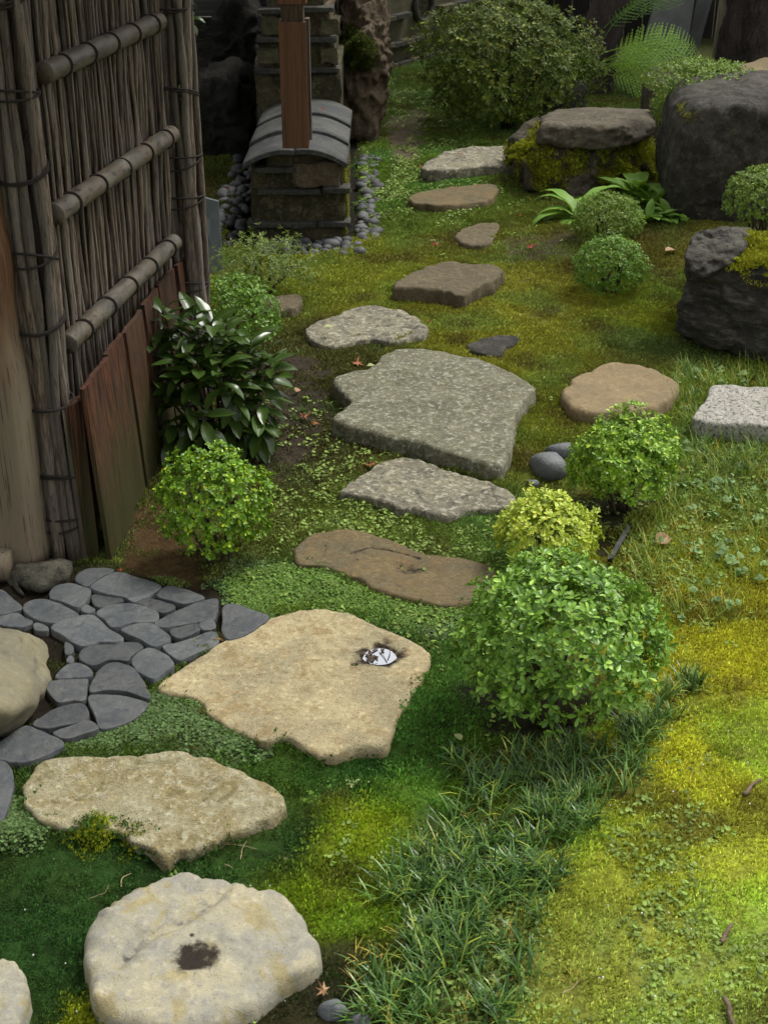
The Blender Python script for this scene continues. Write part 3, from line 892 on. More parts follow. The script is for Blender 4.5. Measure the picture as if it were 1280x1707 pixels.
S7 = tag(flat_stone('stepping_stone', [(510, 552), (560, 525), (610, 510), (650, 515), (690, 530), (713, 550), (700, 562), (650, 570), (610, 566), (560, 578), (525, 570)],
                    0.034, m_lich2, edge=0.018, rough_edge=0.009, amp=0.012, seed=38, stains=[([(690, 545), (672, 556), (655, 566)], 0.02, 0.012, 0.25)]), 'mottled pale stepping stone with a yellow leaf lying on it', 'stepping stone', SG)
S8 = tag(flat_stone('stepping_stone', [(655, 480), (690, 455), (740, 438), (790, 443), (836, 453), (826, 470), (800, 482), (775, 496), (740, 490), (700, 486), (665, 486)],
                    0.08, m_dullb, edge=0.02, rough_edge=0.014, amp=0.012, seed=42), 'thick dull brown stepping stone, fourth from the top of the path', 'stepping stone', SG)
S9 = tag(flat_stone('stepping_stone', [(758, 393), (770, 380), (790, 374), (826, 372), (832, 385), (815, 405), (795, 411), (770, 406)],
                    0.03, m_dullb, edge=0.02, rough_edge=0.012, amp=0.01, seed=47, nseg=80, rings=16), 'smallest half-buried brown stepping stone, overgrown by moss at its side', 'stepping stone', SG)
S10 = tag(flat_stone('stepping_stone', [(680, 332), (700, 320), (750, 313), (800, 310), (828, 311), (826, 326), (805, 338), (750, 344), (700, 341)],
                     0.05, m_brown, edge=0.018, rough_edge=0.012, amp=0.010, seed=51, nseg=100, rings=18), 'narrow brown banded stepping stone, second from the top of the path', 'stepping stone', SG)
S11 = tag(flat_stone('stepping_stone', [(704, 280), (730, 262), (770, 250), (820, 246), (880, 246), (880, 270), (858, 278), (800, 281), (750, 286), (715, 287)],
                     0.08, m_lich2, edge=0.018, rough_edge=0.014, amp=0.010, seed=55, nseg=100, rings=18), 'pale thick stepping stone topmost on the path beside the mossy rock', 'stepping stone', SG)
S12 = tag(flat_stone('stepping_stone', [(937, 655), (950, 635), (985, 618), (1020, 608), (1060, 610), (1100, 622), (1130, 640), (1125, 660), (1100, 678), (1050, 688), (1000, 692), (965, 688), (940, 672)],
                     0.06, m_tan, edge=0.035, rough_edge=0.008, amp=0.008, seed=61), 'round tan stepping stone behind the lime green bush at the side', 'stepping stone', SG)
S13 = tag(flat_stone('granite_slab', [(1158, 704), (1176, 668), (1188, 646), (1240, 648), (1310, 655), (1345, 700), (1330, 716), (1250, 714)],
                     0.09, m_white, edge=0.018, amp=0.004, seed=66, rough_edge=0.004), 'squared white-and-black speckled granite slab in the grass', 'stone slab')
S14 = tag(flat_stone('stepping_stone', [(-70, 1630), (-40, 1606), (0, 1600), (28, 1612), (46, 1645), (42, 1682), (28, 1725), (-40, 1740), (-75, 1700)],
                     0.08, m_smooth, edge=0.06, amp=0.008, seed=70, nseg=90, rings=18), 'pale smooth stepping stone cut off by the bottom corner', 'stepping stone', SG)
tag(flat_stone('buried_stone', [(778, 578), (800, 565), (830, 558), (868, 562), (858, 574), (842, 582), (835, 592), (800, 590)], 0.022, m_dark, edge=0.03, amp=0.008, seed=77, nseg=70, rings=14),
    'dark flat stone barely showing out of the moss behind the big slab', 'stone')
tag(flat_stone('small_stone', [(432, 505), (455, 496), (495, 494), (505, 504), (490, 516), (455, 518)], 0.05, m_dullb, edge=0.03, amp=0.01, seed=79, nseg=60, rings=12), 'small grey-brown stone under the airy grey-green shrub', 'stone')

# water standing in the hollow of the cream stone
ctr = S3.location
wz = ctr.z + 0.026 - 0.007
pud = smooth_closed(Gs([(602, 1100), (606, 1088), (620, 1079), (640, 1074), (658, 1073), (666, 1080), (667, 1090), (658, 1100), (645, 1107), (622, 1108)], wz), 80)
cm = pud.mean(0)
t = NT('puddle_water')
gl = t.n('ShaderNodeBsdfGlossy')
gl.inputs['Roughness'].default_value = 0.03
gl.inputs['Color'].default_value = (0.62, 0.64, 0.67, 1)
m_water = t.done(gl.outputs[0])
mb = MB()
tag(link('puddle', mesh_from('puddle', (pud - cm)[::-1], np.arange(len(pud))[None]), m_water, loc=tuple(cm)), 'small white sky-reflecting puddle in the hollow of the cream stone', 'puddle')

lit = tag(empty('leaf_litter', tuple(cm)), 'dark sodden leaf litter floating in the white puddle', 'litter')
m_litter = mat_plain('sodden_litter', (0.016, 0.011, 0.007), (0.06, 0.038, 0.02), 90, 0.5)
g = np.random.default_rng(3)
for k in range(22):
    q = G(g.normal(621, 8), g.normal(1097, 5), wz + .002) - cm
    n = 7
    aa = np.linspace(0, 6.28, n, endpoint=False)
    rr = g.uniform(.004, .011) * g.uniform(.5, 1.2, n)
    v_ = np.stack([rr * np.cos(aa) * 1.6, rr * np.sin(aa) * .7, g.uniform(0, .004, n)], 1)
    th = g.uniform(0, 3.1)
    v_ = v_ @ np.array([[math.cos(th), -math.sin(th), 0], [math.sin(th), math.cos(th), 0], [0, 0, 1]]).T
    mb = MB()
    mb.add(np.vstack([v_, [[0, 0, .003]]]), F3=[[n, a_, (a_ + 1) % n] for a_ in range(n)])
    o = link('leaf_scrap', mb.mesh('leaf_scrap', False), m_litter, lit, loc=tuple(q))
for (a, b, c_, d_) in ((632, 1087, 645, 1104), (640, 1078, 634, 1090), (650, 1082, 646, 1100)):
    p0, p1 = G(a, b, wz + .002) - cm, G(c_, d_, wz + .002) - cm
    mb = MB()
    mb.tube(np.array([p0, (p0 + p1) / 2 + np.array([.003, 0, .002]), p1]), .0012, 5)
    mb.build('twig_scrap', m_litter, lit)

# ------------------------------------------------------------------ slate paving
pave = tag(empty('stone_paving', tuple(GG(190, 1070))), 'crazy paving of dark blue-grey slate stones by the gate', 'paving', kind='structure')
def cA(p): return [(a / 4.923, 940 + b / 4.923) for a, b in p]
def cC(p): return [(a / 2.667, 900 + b / 2.667) for a, b in p]
PAV = [cA(p) for p in [
    [(-60, 250), (0, 225), (40, 235), (110, 290), (180, 362), (90, 398), (0, 420), (-60, 410)],
    [(0, 445), (60, 420), (150, 408), (195, 445), (265, 478), (200, 520), (100, 520), (0, 500)],
    [(275, 498), (340, 488), (400, 530), (390, 560), (300, 555)],
    [(203, 350), (270, 305), (370, 292), (450, 317), (560, 362), (650, 432), (560, 462), (480, 490), (400, 492), (300, 468), (222, 410)],
    [(417, 230), (470, 182), (580, 163), (680, 192), (740, 225), (715, 300), (640, 365), (560, 338), (480, 308), (422, 288)],
    [(622, 125), (660, 72), (760, 42), (930, 57), (825, 118), (720, 180), (650, 160)],
    [(765, 190), (900, 98), (1010, 88), (1100, 118), (1270, 167), (1310, 200), (1225, 258), (1100, 310), (1020, 278), (880, 256), (782, 223)],
    [(750, 265), (800, 253), (890, 272), (970, 278), (1010, 308), (930, 336), (830, 364), (772, 332)],
    [(668, 385), (710, 340), (780, 375), (730, 410)],
    [(805, 400), (870, 363), (1000, 338), (1130, 338), (1230, 372), (1292, 410), (1262, 476), (1080, 490), (935, 525), (872, 468), (805, 430)],
    [(435, 530), (520, 483), (650, 443), (760, 433), (828, 482), (895, 542), (1000, 610), (960, 645), (800, 650), (690, 684), (602, 655), (505, 580)],
    [(655, 760), (705, 693), (830, 663), (1125, 648), (1160, 690), (1078, 756), (1036, 800), (900, 795), (780, 845), (684, 815)],
    [(540, 650), (605, 690), (598, 745), (540, 745)],
    [(545, 790), (580, 755), (615, 780), (600, 820), (552, 816)],
    [(465, 945), (512, 872), (590, 828), (690, 833), (765, 900), (728, 942), (600, 950)],
    [(376, 1010), (442, 968), (698, 954), (720, 990), (696, 1116), (600, 1126), (492, 1140), (433, 1098)],
    [(750, 1056), (793, 932), (852, 863), (950, 829), (1058, 854), (1147, 932), (1225, 1078), (1197, 1103), (1050, 1055), (880, 1045)],
    [(730, 1112), (800, 1085), (1000, 1095), (1203, 1147), (1147, 1237), (1018, 1316), (900, 1350), (823, 1345), (774, 1220)],
    [(282, 1323), (382, 1233), (500, 1169), (687, 1150), (710, 1278), (600, 1316), (400, 1354)],
    [(437, 1395), (560, 1344), (738, 1295), (813, 1359), (700, 1405), (532, 1445)],
    [(-60, 1530), (0, 1480), (190, 1348), (320, 1374), (504, 1470), (438, 1546), (200, 1634), (0, 1614), (-60, 1600)],
]] + [cC(p) for p in [
    [(542, 405), (600, 382), (660, 375), (718, 402), (760, 445), (690, 481), (622, 448)],
    [(588, 540), (612, 507), (665, 488), (728, 512), (770, 555), (728, 597), (685, 624), (642, 607), (603, 578)],
    [(618, 285), (657, 265), (766, 291), (766, 308), (720, 325), (642, 298)],
    [(703, 250), (742, 215), (800, 221), (900, 256), (886, 273), (820, 287), (762, 272)],
    [(699, 374), (762, 332), (860, 288), (957, 266), (964, 300), (951, 353), (870, 367), (741, 392)],
    [(758, 405), (820, 383), (878, 375), (889, 400), (802, 441)],
    [(889, 374), (948, 361), (958, 393), (902, 402)],
    [(725, 480), (800, 458), (930, 411), (968, 427), (961, 468), (870, 506), (792, 535)],
    [(989, 370), (998, 299), (1060, 296), (1120, 318), (1193, 345), (1128, 402), (1032, 445), (989, 418)],
]] + [[(-40, 1280), (5, 1273), (22, 1292), (20, 1320), (5, 1365), (-40, 1370)]]
for p in PAV:
    pc = np.mean(p, axis=0)
    p = [tuple(pc + (np.array(v_) - pc) * 1.045) for v_ in p]
    o = flat_stone('paving_stone', p, random.uniform(0.020, 0.034), m_slate, edge=0.004, amp=0.002, nseg=84, rings=10, rough_edge=0.0022, tilt=(random.uniform(-.03, .03), random.uniform(-.04, .03)))
    o.parent = pave
    o.location = o.location - pave.location

# ------------------------------------------------------------------ boulders
def ico(sub):
    bm = bmesh.new()
    bmesh.ops.create_icosphere(bm, subdivisions=sub, radius=1)
    V = np.array([v.co[:] for v in bm.verts])
    F = np.array([[v.index for v in f.verts] for f in bm.faces])
    bm.free()
    return V, F
ICO5, ICO4, ICO3 = ico(6), ico(5), ico(3)
def hull_planes(pts):
    bm = bmesh.new()
    for p in pts:
        bm.verts.new(p)
    bmesh.ops.convex_hull(bm, input=bm.verts)
    bm.normal_update()
    c = np.mean(pts, axis=0)
    N = np.array([f.normal[:] for f in bm.faces])
    D = np.array([(np.array(f.verts[0].co[:]) - c) @ np.array(f.normal[:]) for f in bm.faces])
    bm.free()
    s = np.sign(D)
    s[s == 0] = 1
    return c, N * s[:, None], D * s
def boulder(name, pts, mat, amp=0.03, freq=4, soft=14, seed=0, parent=None, ico_=None, ridged=0.0, stretch=(1, 1, 1)):
    pts = np.asarray(pts, float)
    c, N, D = hull_planes(pts)
    U, F = ico_ or ICO4
    dots = U @ N.T
    inv = np.where(dots > 1e-4, dots / np.maximum(D, 1e-4), 0)
    r = 1.0 / (np.sum(inv ** soft, axis=1) ** (1.0 / soft) + 1e-9)
    V = U * r[:, None]
    wp = (V + c) * np.array(stretch)
    n = fbm(wp, freq, 5, 0.55, seed)
    if ridged:
        n = n - ridged * np.abs(fbm(wp, freq * 1.7, 4, 0.5, seed + 3))
    V = V + U * (amp * n)[:, None]
    base = np.array([c[0], c[1], pts[:, 2].min()])
    me = mesh_from(name, V + c - base, F)
    vattr(me, 'stain', np.zeros(len(V)))
    return link(name, me, mat, parent, loc=tuple(base))
def reparent(o, root):
    o.parent = root
    o.location = o.location - root.location
    return o

def surface_moss(o, mask, n, scl=(0.8, 1.4), col=(0.10, 0.115, 0.012), seed=1):
    """moss growing on a rock: mask(P, N) -> probability"""
    r = np.random.default_rng(seed)
    me = o.data
    nf = len(me.polygons)
    cen = np.empty(nf * 3)
    me.polygons.foreach_get('center', cen)
    nor = np.empty(nf * 3)
    me.polygons.foreach_get('normal', nor)
    ar = np.empty(nf)
    me.polygons.foreach_get('area', ar)
    loc = np.array(o.location) + (np.array(o.parent.location) if o.parent else 0)
    cen = cen.reshape(-1, 3) + loc
    nor = nor.reshape(-1, 3)
    p = ar * np.clip(mask(cen, nor), 0, 1)
    if p.sum() <= 0:
        return
    i = r.choice(nf, n, p=p / p.sum())
    pos = cen[i] + r.normal(0, 0.006, (n, 3))
    e = np.array([Vector(nor[k]).lerp(Vector((0, 0, 1)), 0.3).to_track_quat('Z', 'Y').to_euler()[:] for k in i])
    MOSS_POS.append(pos)
    MOSS_EUL.append(e)
    MOSS_SCL.append(r.uniform(*scl, n))
    f = 1 + 0.35 * fbm(pos, 9, 3, seed=seed)
    MOSS_COL.append(np.array(col) * f[:, None] * r.uniform(0.8, 1.2, n)[:, None])

# boulder beside the paving
def cap(pl, zs):
    return [G(a, b, z) for (a, b, z) in pl]
B1 = boulder('boulder', [G(-120, 1240, -0.1), G(10, 1245, -0.08), G(60, 1195, -0.05), G(85, 1165, 0.03), G(98, 1085, 0.05), G(105, 1085, -0.05), G(105, 1120, -0.1), G(60, 1048, 0.12), G(0, 1035, 0.16), G(-120, 1035, 0.2), G(-120, 1160, 0.30), G(-20, 1130, 0.25), G(20, 1190, 0.16), G(-140, 1000, -0.1)],
             m_oliveb, 0.10, 3.0, 18, 5, ridged=0.7)
tag(B1, 'smooth pale olive-grey boulder at the edge of the slate paving', 'boulder')
F1 = boulder('footing_stone', [G(12, 968, 0.02), G(118, 958, 0.02), G(110, 990, -0.06), G(40, 1000, -0.08), G(30, 940, 0.08), G(100, 936, 0.10), G(122, 940, 0.03), G(70, 985, 0.04), G(20, 930, -0.05), G(110, 925, -0.05)],
             m_foot, 0.03, 9, 18, 8, ridged=0.6)
tag(F1, 'rough grey footing stone under the gate post', 'stone')
fs = boulder('edge_stone', [G(14, 968, 0.0), G(24, 962, 0.045), G(44, 998, 0.03), G(36, 1004, -0.03), G(14, 975, -0.05), G(46, 992, -0.05), G(28, 960, -0.04)], m_foot, 0.006, 14, 8, 9, ico_=ICO3)
tag(fs, 'thin narrow sliver of stone leaning between footing stone and paving', 'stone')
# little blue-grey stones by the bush
for pts, sd, lb in (([(877, 775, 0), (885, 755, 0.07), (925, 752, 0.09), (948, 775, 0.07), (945, 800, 0), (915, 806, 0), (890, 795, 0.0), (915, 770, 0.10)], 11, 'smooth blue-grey cobble lying in front of the round tan stone'),
                    ([(905, 752, 0), (915, 742, 0.07), (950, 738, 0.07), (962, 752, 0.05), (950, 770, 0), (920, 768, 0)], 12, 'paler cobble tucked behind the smooth blue-grey cobble'),
                    ([(874, 806, 0), (880, 798, 0.03), (898, 800, 0.03), (902, 810, 0), (888, 816, 0)], 13, 'smallest blue-grey pebble at the foot of the cobble'),
                    ([(528, 1690, 0), (535, 1672, .035), (560, 1668, .05), (580, 1680, .04), (575, 1700, 0), (545, 1706, 0)], 14, 'dark cobble in the grass beside the smooth rounded stone'),
                    ([(575, 1705, 0), (585, 1690, .04), (610, 1688, .05), (622, 1704, .03), (612, 1722, 0), (585, 1725, 0)], 15, 'lower blue-grey cobble half hidden by the mondo grass')):
    q = [G(a, b, z) for a, b, z in pts] + [G(a, b, -0.05) for a, b, z in pts[::2]]
    tag(boulder('cobble', q, m_cob, 0.012, 8, 14, sd, ico_=ICO3, ridged=0.3), lb, 'cobble', 'cobbles by the bush')

# mossy rock with a flat slab on top
YB = 9.7
q = [AtY(858, 318, YB - .15), AtY(868, 250, YB + .1), AtY(905, 236, YB - .05), AtY(1060, 235, YB), AtY(1105, 255, YB + .15), AtY(1100, 330, YB), AtY(985, 335, YB - .2), AtY(900, 332, YB - .2)]
q = q + [p + np.array([0, 0.75, 0.02]) for p in q] + [G(880, 332, -0.15), G(1090, 340, -0.15)]
rk = empty('mossy_rock', (AtY(980, 330, YB)[0], YB, 0))
tag(rk, 'craggy dark rock overgrown with moss under a flat slab', 'rock')
base_r = reparent(boulder('rock_body', q, m_mossrock, 0.11, 5.0, 14, 31, ico_=ICO5, ridged=0.9), rk)
q = [AtY(885, 240, YB - .05), AtY(905, 205, YB), AtY(940, 250, YB - .12), AtY(1010, 250, YB - .14), AtY(1068, 240, YB - .1), AtY(1082, 225, YB), AtY(1095, 205, YB + .3), AtY(930, 214, YB - .1), AtY(1040, 208, YB - .1)]
q = q + [AtY(900, 190, YB + .45), AtY(930, 180, YB + .75), AtY(1000, 176, YB + .85), AtY(1085, 180, YB + .8), AtY(900, 225, YB + .6), AtY(1090, 225, YB + .7)]
slab_r = reparent(boulder('rock_slab', q, m_slab, 0.045, 5, 34, 33, ico_=ICO5, ridged=0.8, stretch=(1, 1, 2.4)), rk)
slab_r['label'] = 'flat bare grey-brown slab on the mossy rock'
surface_moss(base_r, lambda P, N: (N[:, 2] > -0.35) * sstep(-0.05, 0.12, fbm(P, 4.5, 3, seed=3) + 0.25 * (P[:, 0] - 1.15) + 0.1 * N[:, 2]) * (N[:, 1] < 0.5), 1900, (1.0, 1.9), (0.21, 0.225, 0.014), 4)

# dark boulder behind
YD = 8.75
q = [AtY(1100, 345, YD + .25), AtY(1108, 250, YD + .25), AtY(1118, 190, YD + .25), AtY(1150, 150, YD + .3), AtY(1215, 142, YD + .3), AtY(1330, 138, YD + .35), AtY(1400, 180, YD + .2), AtY(1180, 168, YD + .05), AtY(1330, 172, YD),
     AtY(1140, 375, YD + .05), AtY(1180, 390, YD), AtY(1400, 392, YD), AtY(1125, 260, YD + .08), AtY(1380, 230, YD - .02), AtY(1410, 390, YD + .4)]
q = q + [p + np.array([0.05, 0.8, -0.03]) for p in q[:7]] + [G(1150, 395, -.2), G(1420, 395, -.2)]
B2 = boulder('boulder', q, m_dark, 0.055, 3.5, 16, 41, ico_=ICO5, ridged=0.6)
tag(B2, 'tall dark grey boulder beside the mossy rock', 'boulder')
def bl(px, py, Y, r):
    c = AtY(px, py, Y)
    return lambda P, N: np.exp(-((P[:, 0] - c[0]) ** 2 + (P[:, 2] - c[2]) ** 2) / r ** 2) * (P[:, 1] < Y + 0.3) > 0.5
surface_moss(B2, bl(1150, 192, YD + .2, .035), 40, (0.5, .8), (0.18, 0.18, 0.03), 6)

# layered boulder in front of it, moss on its shoulder
YF = 6.75
rf = empty('boulder', (AtY(1230, 600, YF)[0], YF, 0))
tag(rf, 'black layered boulder with bright moss on top and a deep crack', 'boulder')
q = [AtY(1118, 548, YF + .10), AtY(1124, 500, YF + .08), AtY(1128, 445, YF + .12), AtY(1215, 440, YF + .0), AtY(1255, 420, YF - .05), AtY(1400, 440, YF - .1), AtY(1130, 560, YF + .1), AtY(1200, 592, YF - .1), AtY(1290, 628, YF - .3), AtY(1420, 640, YF - .3),
     AtY(1235, 385, YF + .45), AtY(1300, 380, YF + .5), AtY(1420, 380, YF + .5), AtY(1150, 465, YF + .6), AtY(1235, 400, YF + .85), AtY(1420, 395, YF + .9), AtY(1270, 470, YF - .12), AtY(1420, 500, YF - .25)]
q += [G(1140, 570, -.15), G(1420, 660, -.15), AtY(1150, 560, YF + .9), AtY(1420, 560, YF + .9)]
body = reparent(boulder('rock_body', q, m_dark2, 0.075, 4.5, 20, 52, ico_=ICO5, ridged=0.8, stretch=(0.7, 1, 1.8)), rf)
q = [AtY(1140, 468, YF + .06), AtY(1138, 425, YF + .10), AtY(1152, 396, YF + .2), AtY(1190, 380, YF + .28), AtY(1232, 380, YF + .25), AtY(1240, 410, YF + .06), AtY(1236, 432, YF + .02), AtY(1200, 452, YF - .03), AtY(1160, 470, YF - .02),
     AtY(1150, 392, YF + .7), AtY(1255, 378, YF + .75), AtY(1150, 480, YF + .6), AtY(1255, 470, YF + .6)]
capr = reparent(boulder('rock_cap', q, m_cap, 0.045, 6, 26, 57, ico_=ICO5, ridged=0.9, stretch=(1, 1, 1.8)), rf)
capr['label'] = 'paler knobbly block split off at the crack'
surface_moss(body, lambda P, N: sstep(0.45, 0.75, N[:, 2] + 0.3 * fbm(P, 5, 3, seed=2)) * (P[:, 0] > AtY(1226, 400, YF)[0]) * (P[:, 2] > 0.40), 2600, (0.9, 1.6), (0.24, 0.25, 0.016), 8)

# stones further back
for nm, q, mt, lb, sd in (
    ('stone', [AtY(1072, 185, 11.2), AtY(1076, 140, 11.2), AtY(1092, 122, 11.3), AtY(1135, 118, 11.3), AtY(1140, 190, 11.2)], m_slab, 'upright pale stone between fern and clipped creeping shrub', 61),
    ('stone', [AtY(1205, 150, 10.8), AtY(1235, 118, 10.9), AtY(1290, 104, 11), AtY(1400, 108, 11), AtY(1400, 160, 10.8)], m_tan, 'rusty tan stone showing over the tall dark boulder', 63),
    ('boulder', [AtY(870, 205, 11.6), AtY(900, 168, 11.6), AtY(960, 142, 11.7), AtY(985, 150, 11.7), AtY(975, 205, 11.6)], m_dark, 'low dark boulder in the shade under the fern', 65)):
    q = q + [p + np.array([0.03, 0.5, 0]) for p in q] + [np.array([p[0], p[1], -0.2]) for p in (q[0], q[-1])]
    tag(boulder(nm, q, mt, 0.03, 6, 9, sd, ico_=ico(4)), lb, nm)

# ------------------------------------------------------------------ brushwood fence
m_twig = mat_wood('twig_bark', (0.060, 0.045, 0.033), (0.165, 0.130, 0.096), (0.13, 0.118, 0.103), (110, 110, 9), 1.0, 0.85, vary=0.75)
m_bamboo = mat_wood('weathered_bamboo', (0.055, 0.049, 0.038), (0.098, 0.088, 0.069), (0.085, 0.062, 0.038), (18, 7, 18), 0.15, 0.5)
m_tie = mat_plain('black_palm_cord', (0.010, 0.008, 0.007), (0.022, 0.018, 0.015), 200, 0.9)
FAZ = R(10.3)
fd = np.array([math.sin(FAZ), math.cos(FAZ), 0])
fn = np.array([math.cos(FAZ), -math.sin(FAZ), 0])          # towards the path
FB = G(104, 925)
fence = tag(empty('brushwood_fence', tuple(FB)), 'tall fence of upright brushwood sticks tied with bamboo rails', 'fence')
def stick_mesh(h, r, seed, n=26, sides=7):
    g = np.random.default_rng(seed)
    z = np.linspace(-0.06, h, n)
    wx = 0.030 * fbm(P3(z * 1.3, seed * 3.1), 1.4, 3, seed=seed)
    wy = 0.026 * fbm(P3(z * 1.3, seed * 7.7), 1.4, 3, seed=seed + 1)
    wx = wx + 0.006 * fbm(P3(z * 5, seed * 1.7), 1.4, 2, seed=seed + 4)
    wy = wy + 0.006 * fbm(P3(z * 5, seed * 2.9), 1.4, 2, seed=seed + 5)
    rr = r * (1 + 0.30 * fbm(P3(z * 9, seed), 1, 2, seed=seed + 2)) * np.linspace(1.1, 0.8, n)
    for k in g.integers(1, n - 1, 3):
        rr[k] *= 1.22
    mb = MB()
    mb.tube(np.stack([wx, wy, z], 1), rr, sides)
    return mb.mesh('stick')
STICKS = [stick_mesh(2.45, 0.0145, k) for k in range(12)]
THICK = [stick_mesh(2.45, 0.0175, 40 + k, 20, 8) for k in range(6)]
for m in STICKS + THICK:
    m.materials.append(m_twig)
def s_of(px, py):
    return float((onplane(px, py, FB, fn) - FB) @ fd)
S0 = 0.13
S1_ = s_of(272, 260)
S2_ = s_of(306, 330)
s = S0
while s < S1_ - 0.01:
    p = fd * s + fn * random.uniform(-0.016, 0.016)
    k = random.uniform(0.32, 0.78)
    link('stick', random.choice(STICKS), None, fence, tuple(p), (random.uniform(-.022, .022), random.uniform(-.022, .022), random.uniform(0, 6.28)), (k, k, random.uniform(0.93, 1.0)))
    s += random.uniform(0.008, 0.0155)
# inner layer of brush behind the face
mb = MB()
s = -0.02
while s < S2_ + 0.05:
    g = random.random() * 100
    z = np.linspace(-0.05, 2.35 + random.uniform(-.1, .1), 8)
    off = fd * s - fn * random.uniform(0.012, 0.06)
    path = off + np.stack([0.02 * fbm(P3(z, g), 1.2, 2), 0.02 * fbm(P3(z, g + 9), 1.2, 2), z], 1)
    mb.tube(path, 0.013 * random.uniform(0.7, 1.2), 5, False)
    s += 0.011
br = mb.build('brush_core', m_twig, fence)
br['kind'] = 'stuff'
# bundled edge posts
def bundle(s_c, r, n, tie_z, lab):
    for k in range(n):
        a = k / n * 2 * math.pi + 0.2
        p = fd * (s_c + r * math.cos(a)) + fn * (0.01 + r * math.sin(a))
        if math.sin(a) < -0.75:
            continue
        kk = random.uniform(0.85, 1.2)
        link('stick', random.choice(THICK), None, fence, tuple(p), (random.uniform(-.006, .006), random.uniform(-.006, .006), random.uniform(0, 6.28)), (kk, kk, 1))
    for z in tie_z:
        mb = MB()
        for dz in (-0.006, 0.004):
            a = np.linspace(0, 2 * math.pi, 25)
            rr = r + 0.021
            tl = random.uniform(-.04, .04)
            path = np.stack([rr * np.cos(a), rr * np.sin(a), z + dz + tl * np.cos(a)], 1)
            path = path[:, :1] * fd + path[:, 1:2] * fn + path[:, 2:] * np.array([0, 0, 1])
            mb.tube(path + fd * s_c + fn * 0.01, 0.0045, 5, False)
        mb.build('tie', m_tie, fence)
bundle(0.02, 0.068, 13, [0.16, 0.33, 0.62, 0.93, 1.16, 1.45, 1.7, 2.0, 2.2], 'near')
bundle((S1_ + S2_) / 2 + 0.02, 0.095, 15, [0.55, 0.95, 1.13, 1.4, 1.75, 2.05], 'far')
# bamboo rails with cords
for (a, b) in (((72, 122), (264, 36)), ((90, 358), (286, 224)), ((112, 574), (290, 404))):
    p0 = onplane(a[0], a[1], FB + fn * 0.05, fn) - FB
    p1 = onplane(b[0], b[1], FB + fn * 0.05, fn) - FB
    L = np.linalg.norm(p1 - p0)
    u = (p1 - p0) / L
    n = 160
    tt = np.linspace(0, L, n)
    rad = np.full(n, 0.038)
    nodes = np.arange(0.25, L, 0.42) + np.random.default_rng(int(a[1])).uniform(-.04, .04, len(np.arange(0.25, L, 0.42)))
    for q in nodes:
        rad += 0.0035 * np.exp(-((tt - q) / 0.007) ** 2) - 0.002 * np.exp(-((tt - q - 0.014) / 0.006) ** 2)
    mb = MB()
    mb.tube(p0 + u * tt[:, None], rad, 16)
    rail = mb.build('bamboo_rail', m_bamboo, fence)
    for q in np.linspace(0.15, L - 0.10, 5):
        c = p0 + u * q
        w = np.cross(u, fn)
        aa = np.linspace(0, 2 * math.pi, 21)
        mb = MB()
        for dd in (-0.005, 0.005):
            mb.tube(c + u * (dd + 0.01 * np.cos(aa))[:, None] + 0.0405 * (np.cos(aa)[:, None] * fn + np.sin(aa)[:, None] * w), 0.0027, 5, False)
        mb.build('tie', m_tie, rail)

# ------------------------------------------------------------------ leaning boards at its foot
m_plank = mat_wood('wet_cedar_plank', (0.010, 0.005, 0.003), (0.095, 0.034, 0.015), (0.045, 0.032, 0.020), (110, 110, 2.2), 1.0, 0.65, 0.5, low=((0.030, 0.038, 0.009), 0.05, 0.60, 0.75))
m_plank2 = mat_wood('grey_cedar_plank', (0.030, 0.021, 0.014), (0.125, 0.092, 0.062), (0.085, 0.078, 0.064), (95, 95, 2.2), 1.0, 0.8, 0.6)
T0, T1 = G(140, 652, 0.68), G(338, 384, 0.68)
Bn = G(186, 934)
Bf = Bn + (T1 - T0) * np.array([1, 1, 0])
panel = tag(empty('leaning_screen', tuple(Bn)), 'row of wet reddish boards leaning against the foot of the brushwood fence', 'boards')
cuts = [0, .17, .30, .45, .58, .72, .84, .92, 1.0]
for i, (a, b) in enumerate(zip(cuts[:-1], cuts[1:])):
    b -= 0.010
    mb = MB()
    ns, nv = 5, 7
    dz0, dz1 = random.uniform(-.012, .012), random.uniform(-.012, .012)
    up = (T0 - Bn)
    nrm = np.cross(T1 - T0, up)
    nrm /= np.linalg.norm(nrm)
    if nrm[0] < 0:
        nrm = -nrm
    off = random.uniform(-0.012, 0.012)
    V = []
    for side in (0, 1):
        for vv in np.linspace(0, 1, nv):
            for ss in np.linspace(0, 1, ns):
                f = a + (b - a) * ss
                p = Bn + (Bf - Bn) * f + (T0 - Bn) * vv * (1 + (dz0 * (1 - ss) + dz1 * ss)) + nrm * (off - 0.018 * side + 0.004 * math.sin(ss * 9 + i))
                V.append(p)
    V = np.array(V) - Bn
    N1 = ns * nv
    F = []
    for side in (0, 1):
        for r in range(nv - 1):
            for cc in range(ns - 1):
                q0 = side * N1 + r * ns + cc
                F.append([q0, q0 + 1, q0 + ns + 1, q0 + ns] if side == 0 else [q0, q0 + ns, q0 + ns + 1, q0 + 1])
    ring = [c for c in range(ns)] + [r * ns + ns - 1 for r in range(1, nv)] + [(nv - 1) * ns + c for c in range(ns - 2, -1, -1)] + [r * ns for r in range(nv - 2, 0, -1)]
    for k in range(len(ring)):
        p_, q_ = ring[k], ring[(k + 1) % len(ring)]
        F.append([p_, p_ + N1, q_ + N1, q_])
    mb.add(V, F4=F)
    mb.build('plank', m_plank2 if i >= 6 else m_plank, panel, smooth=False)
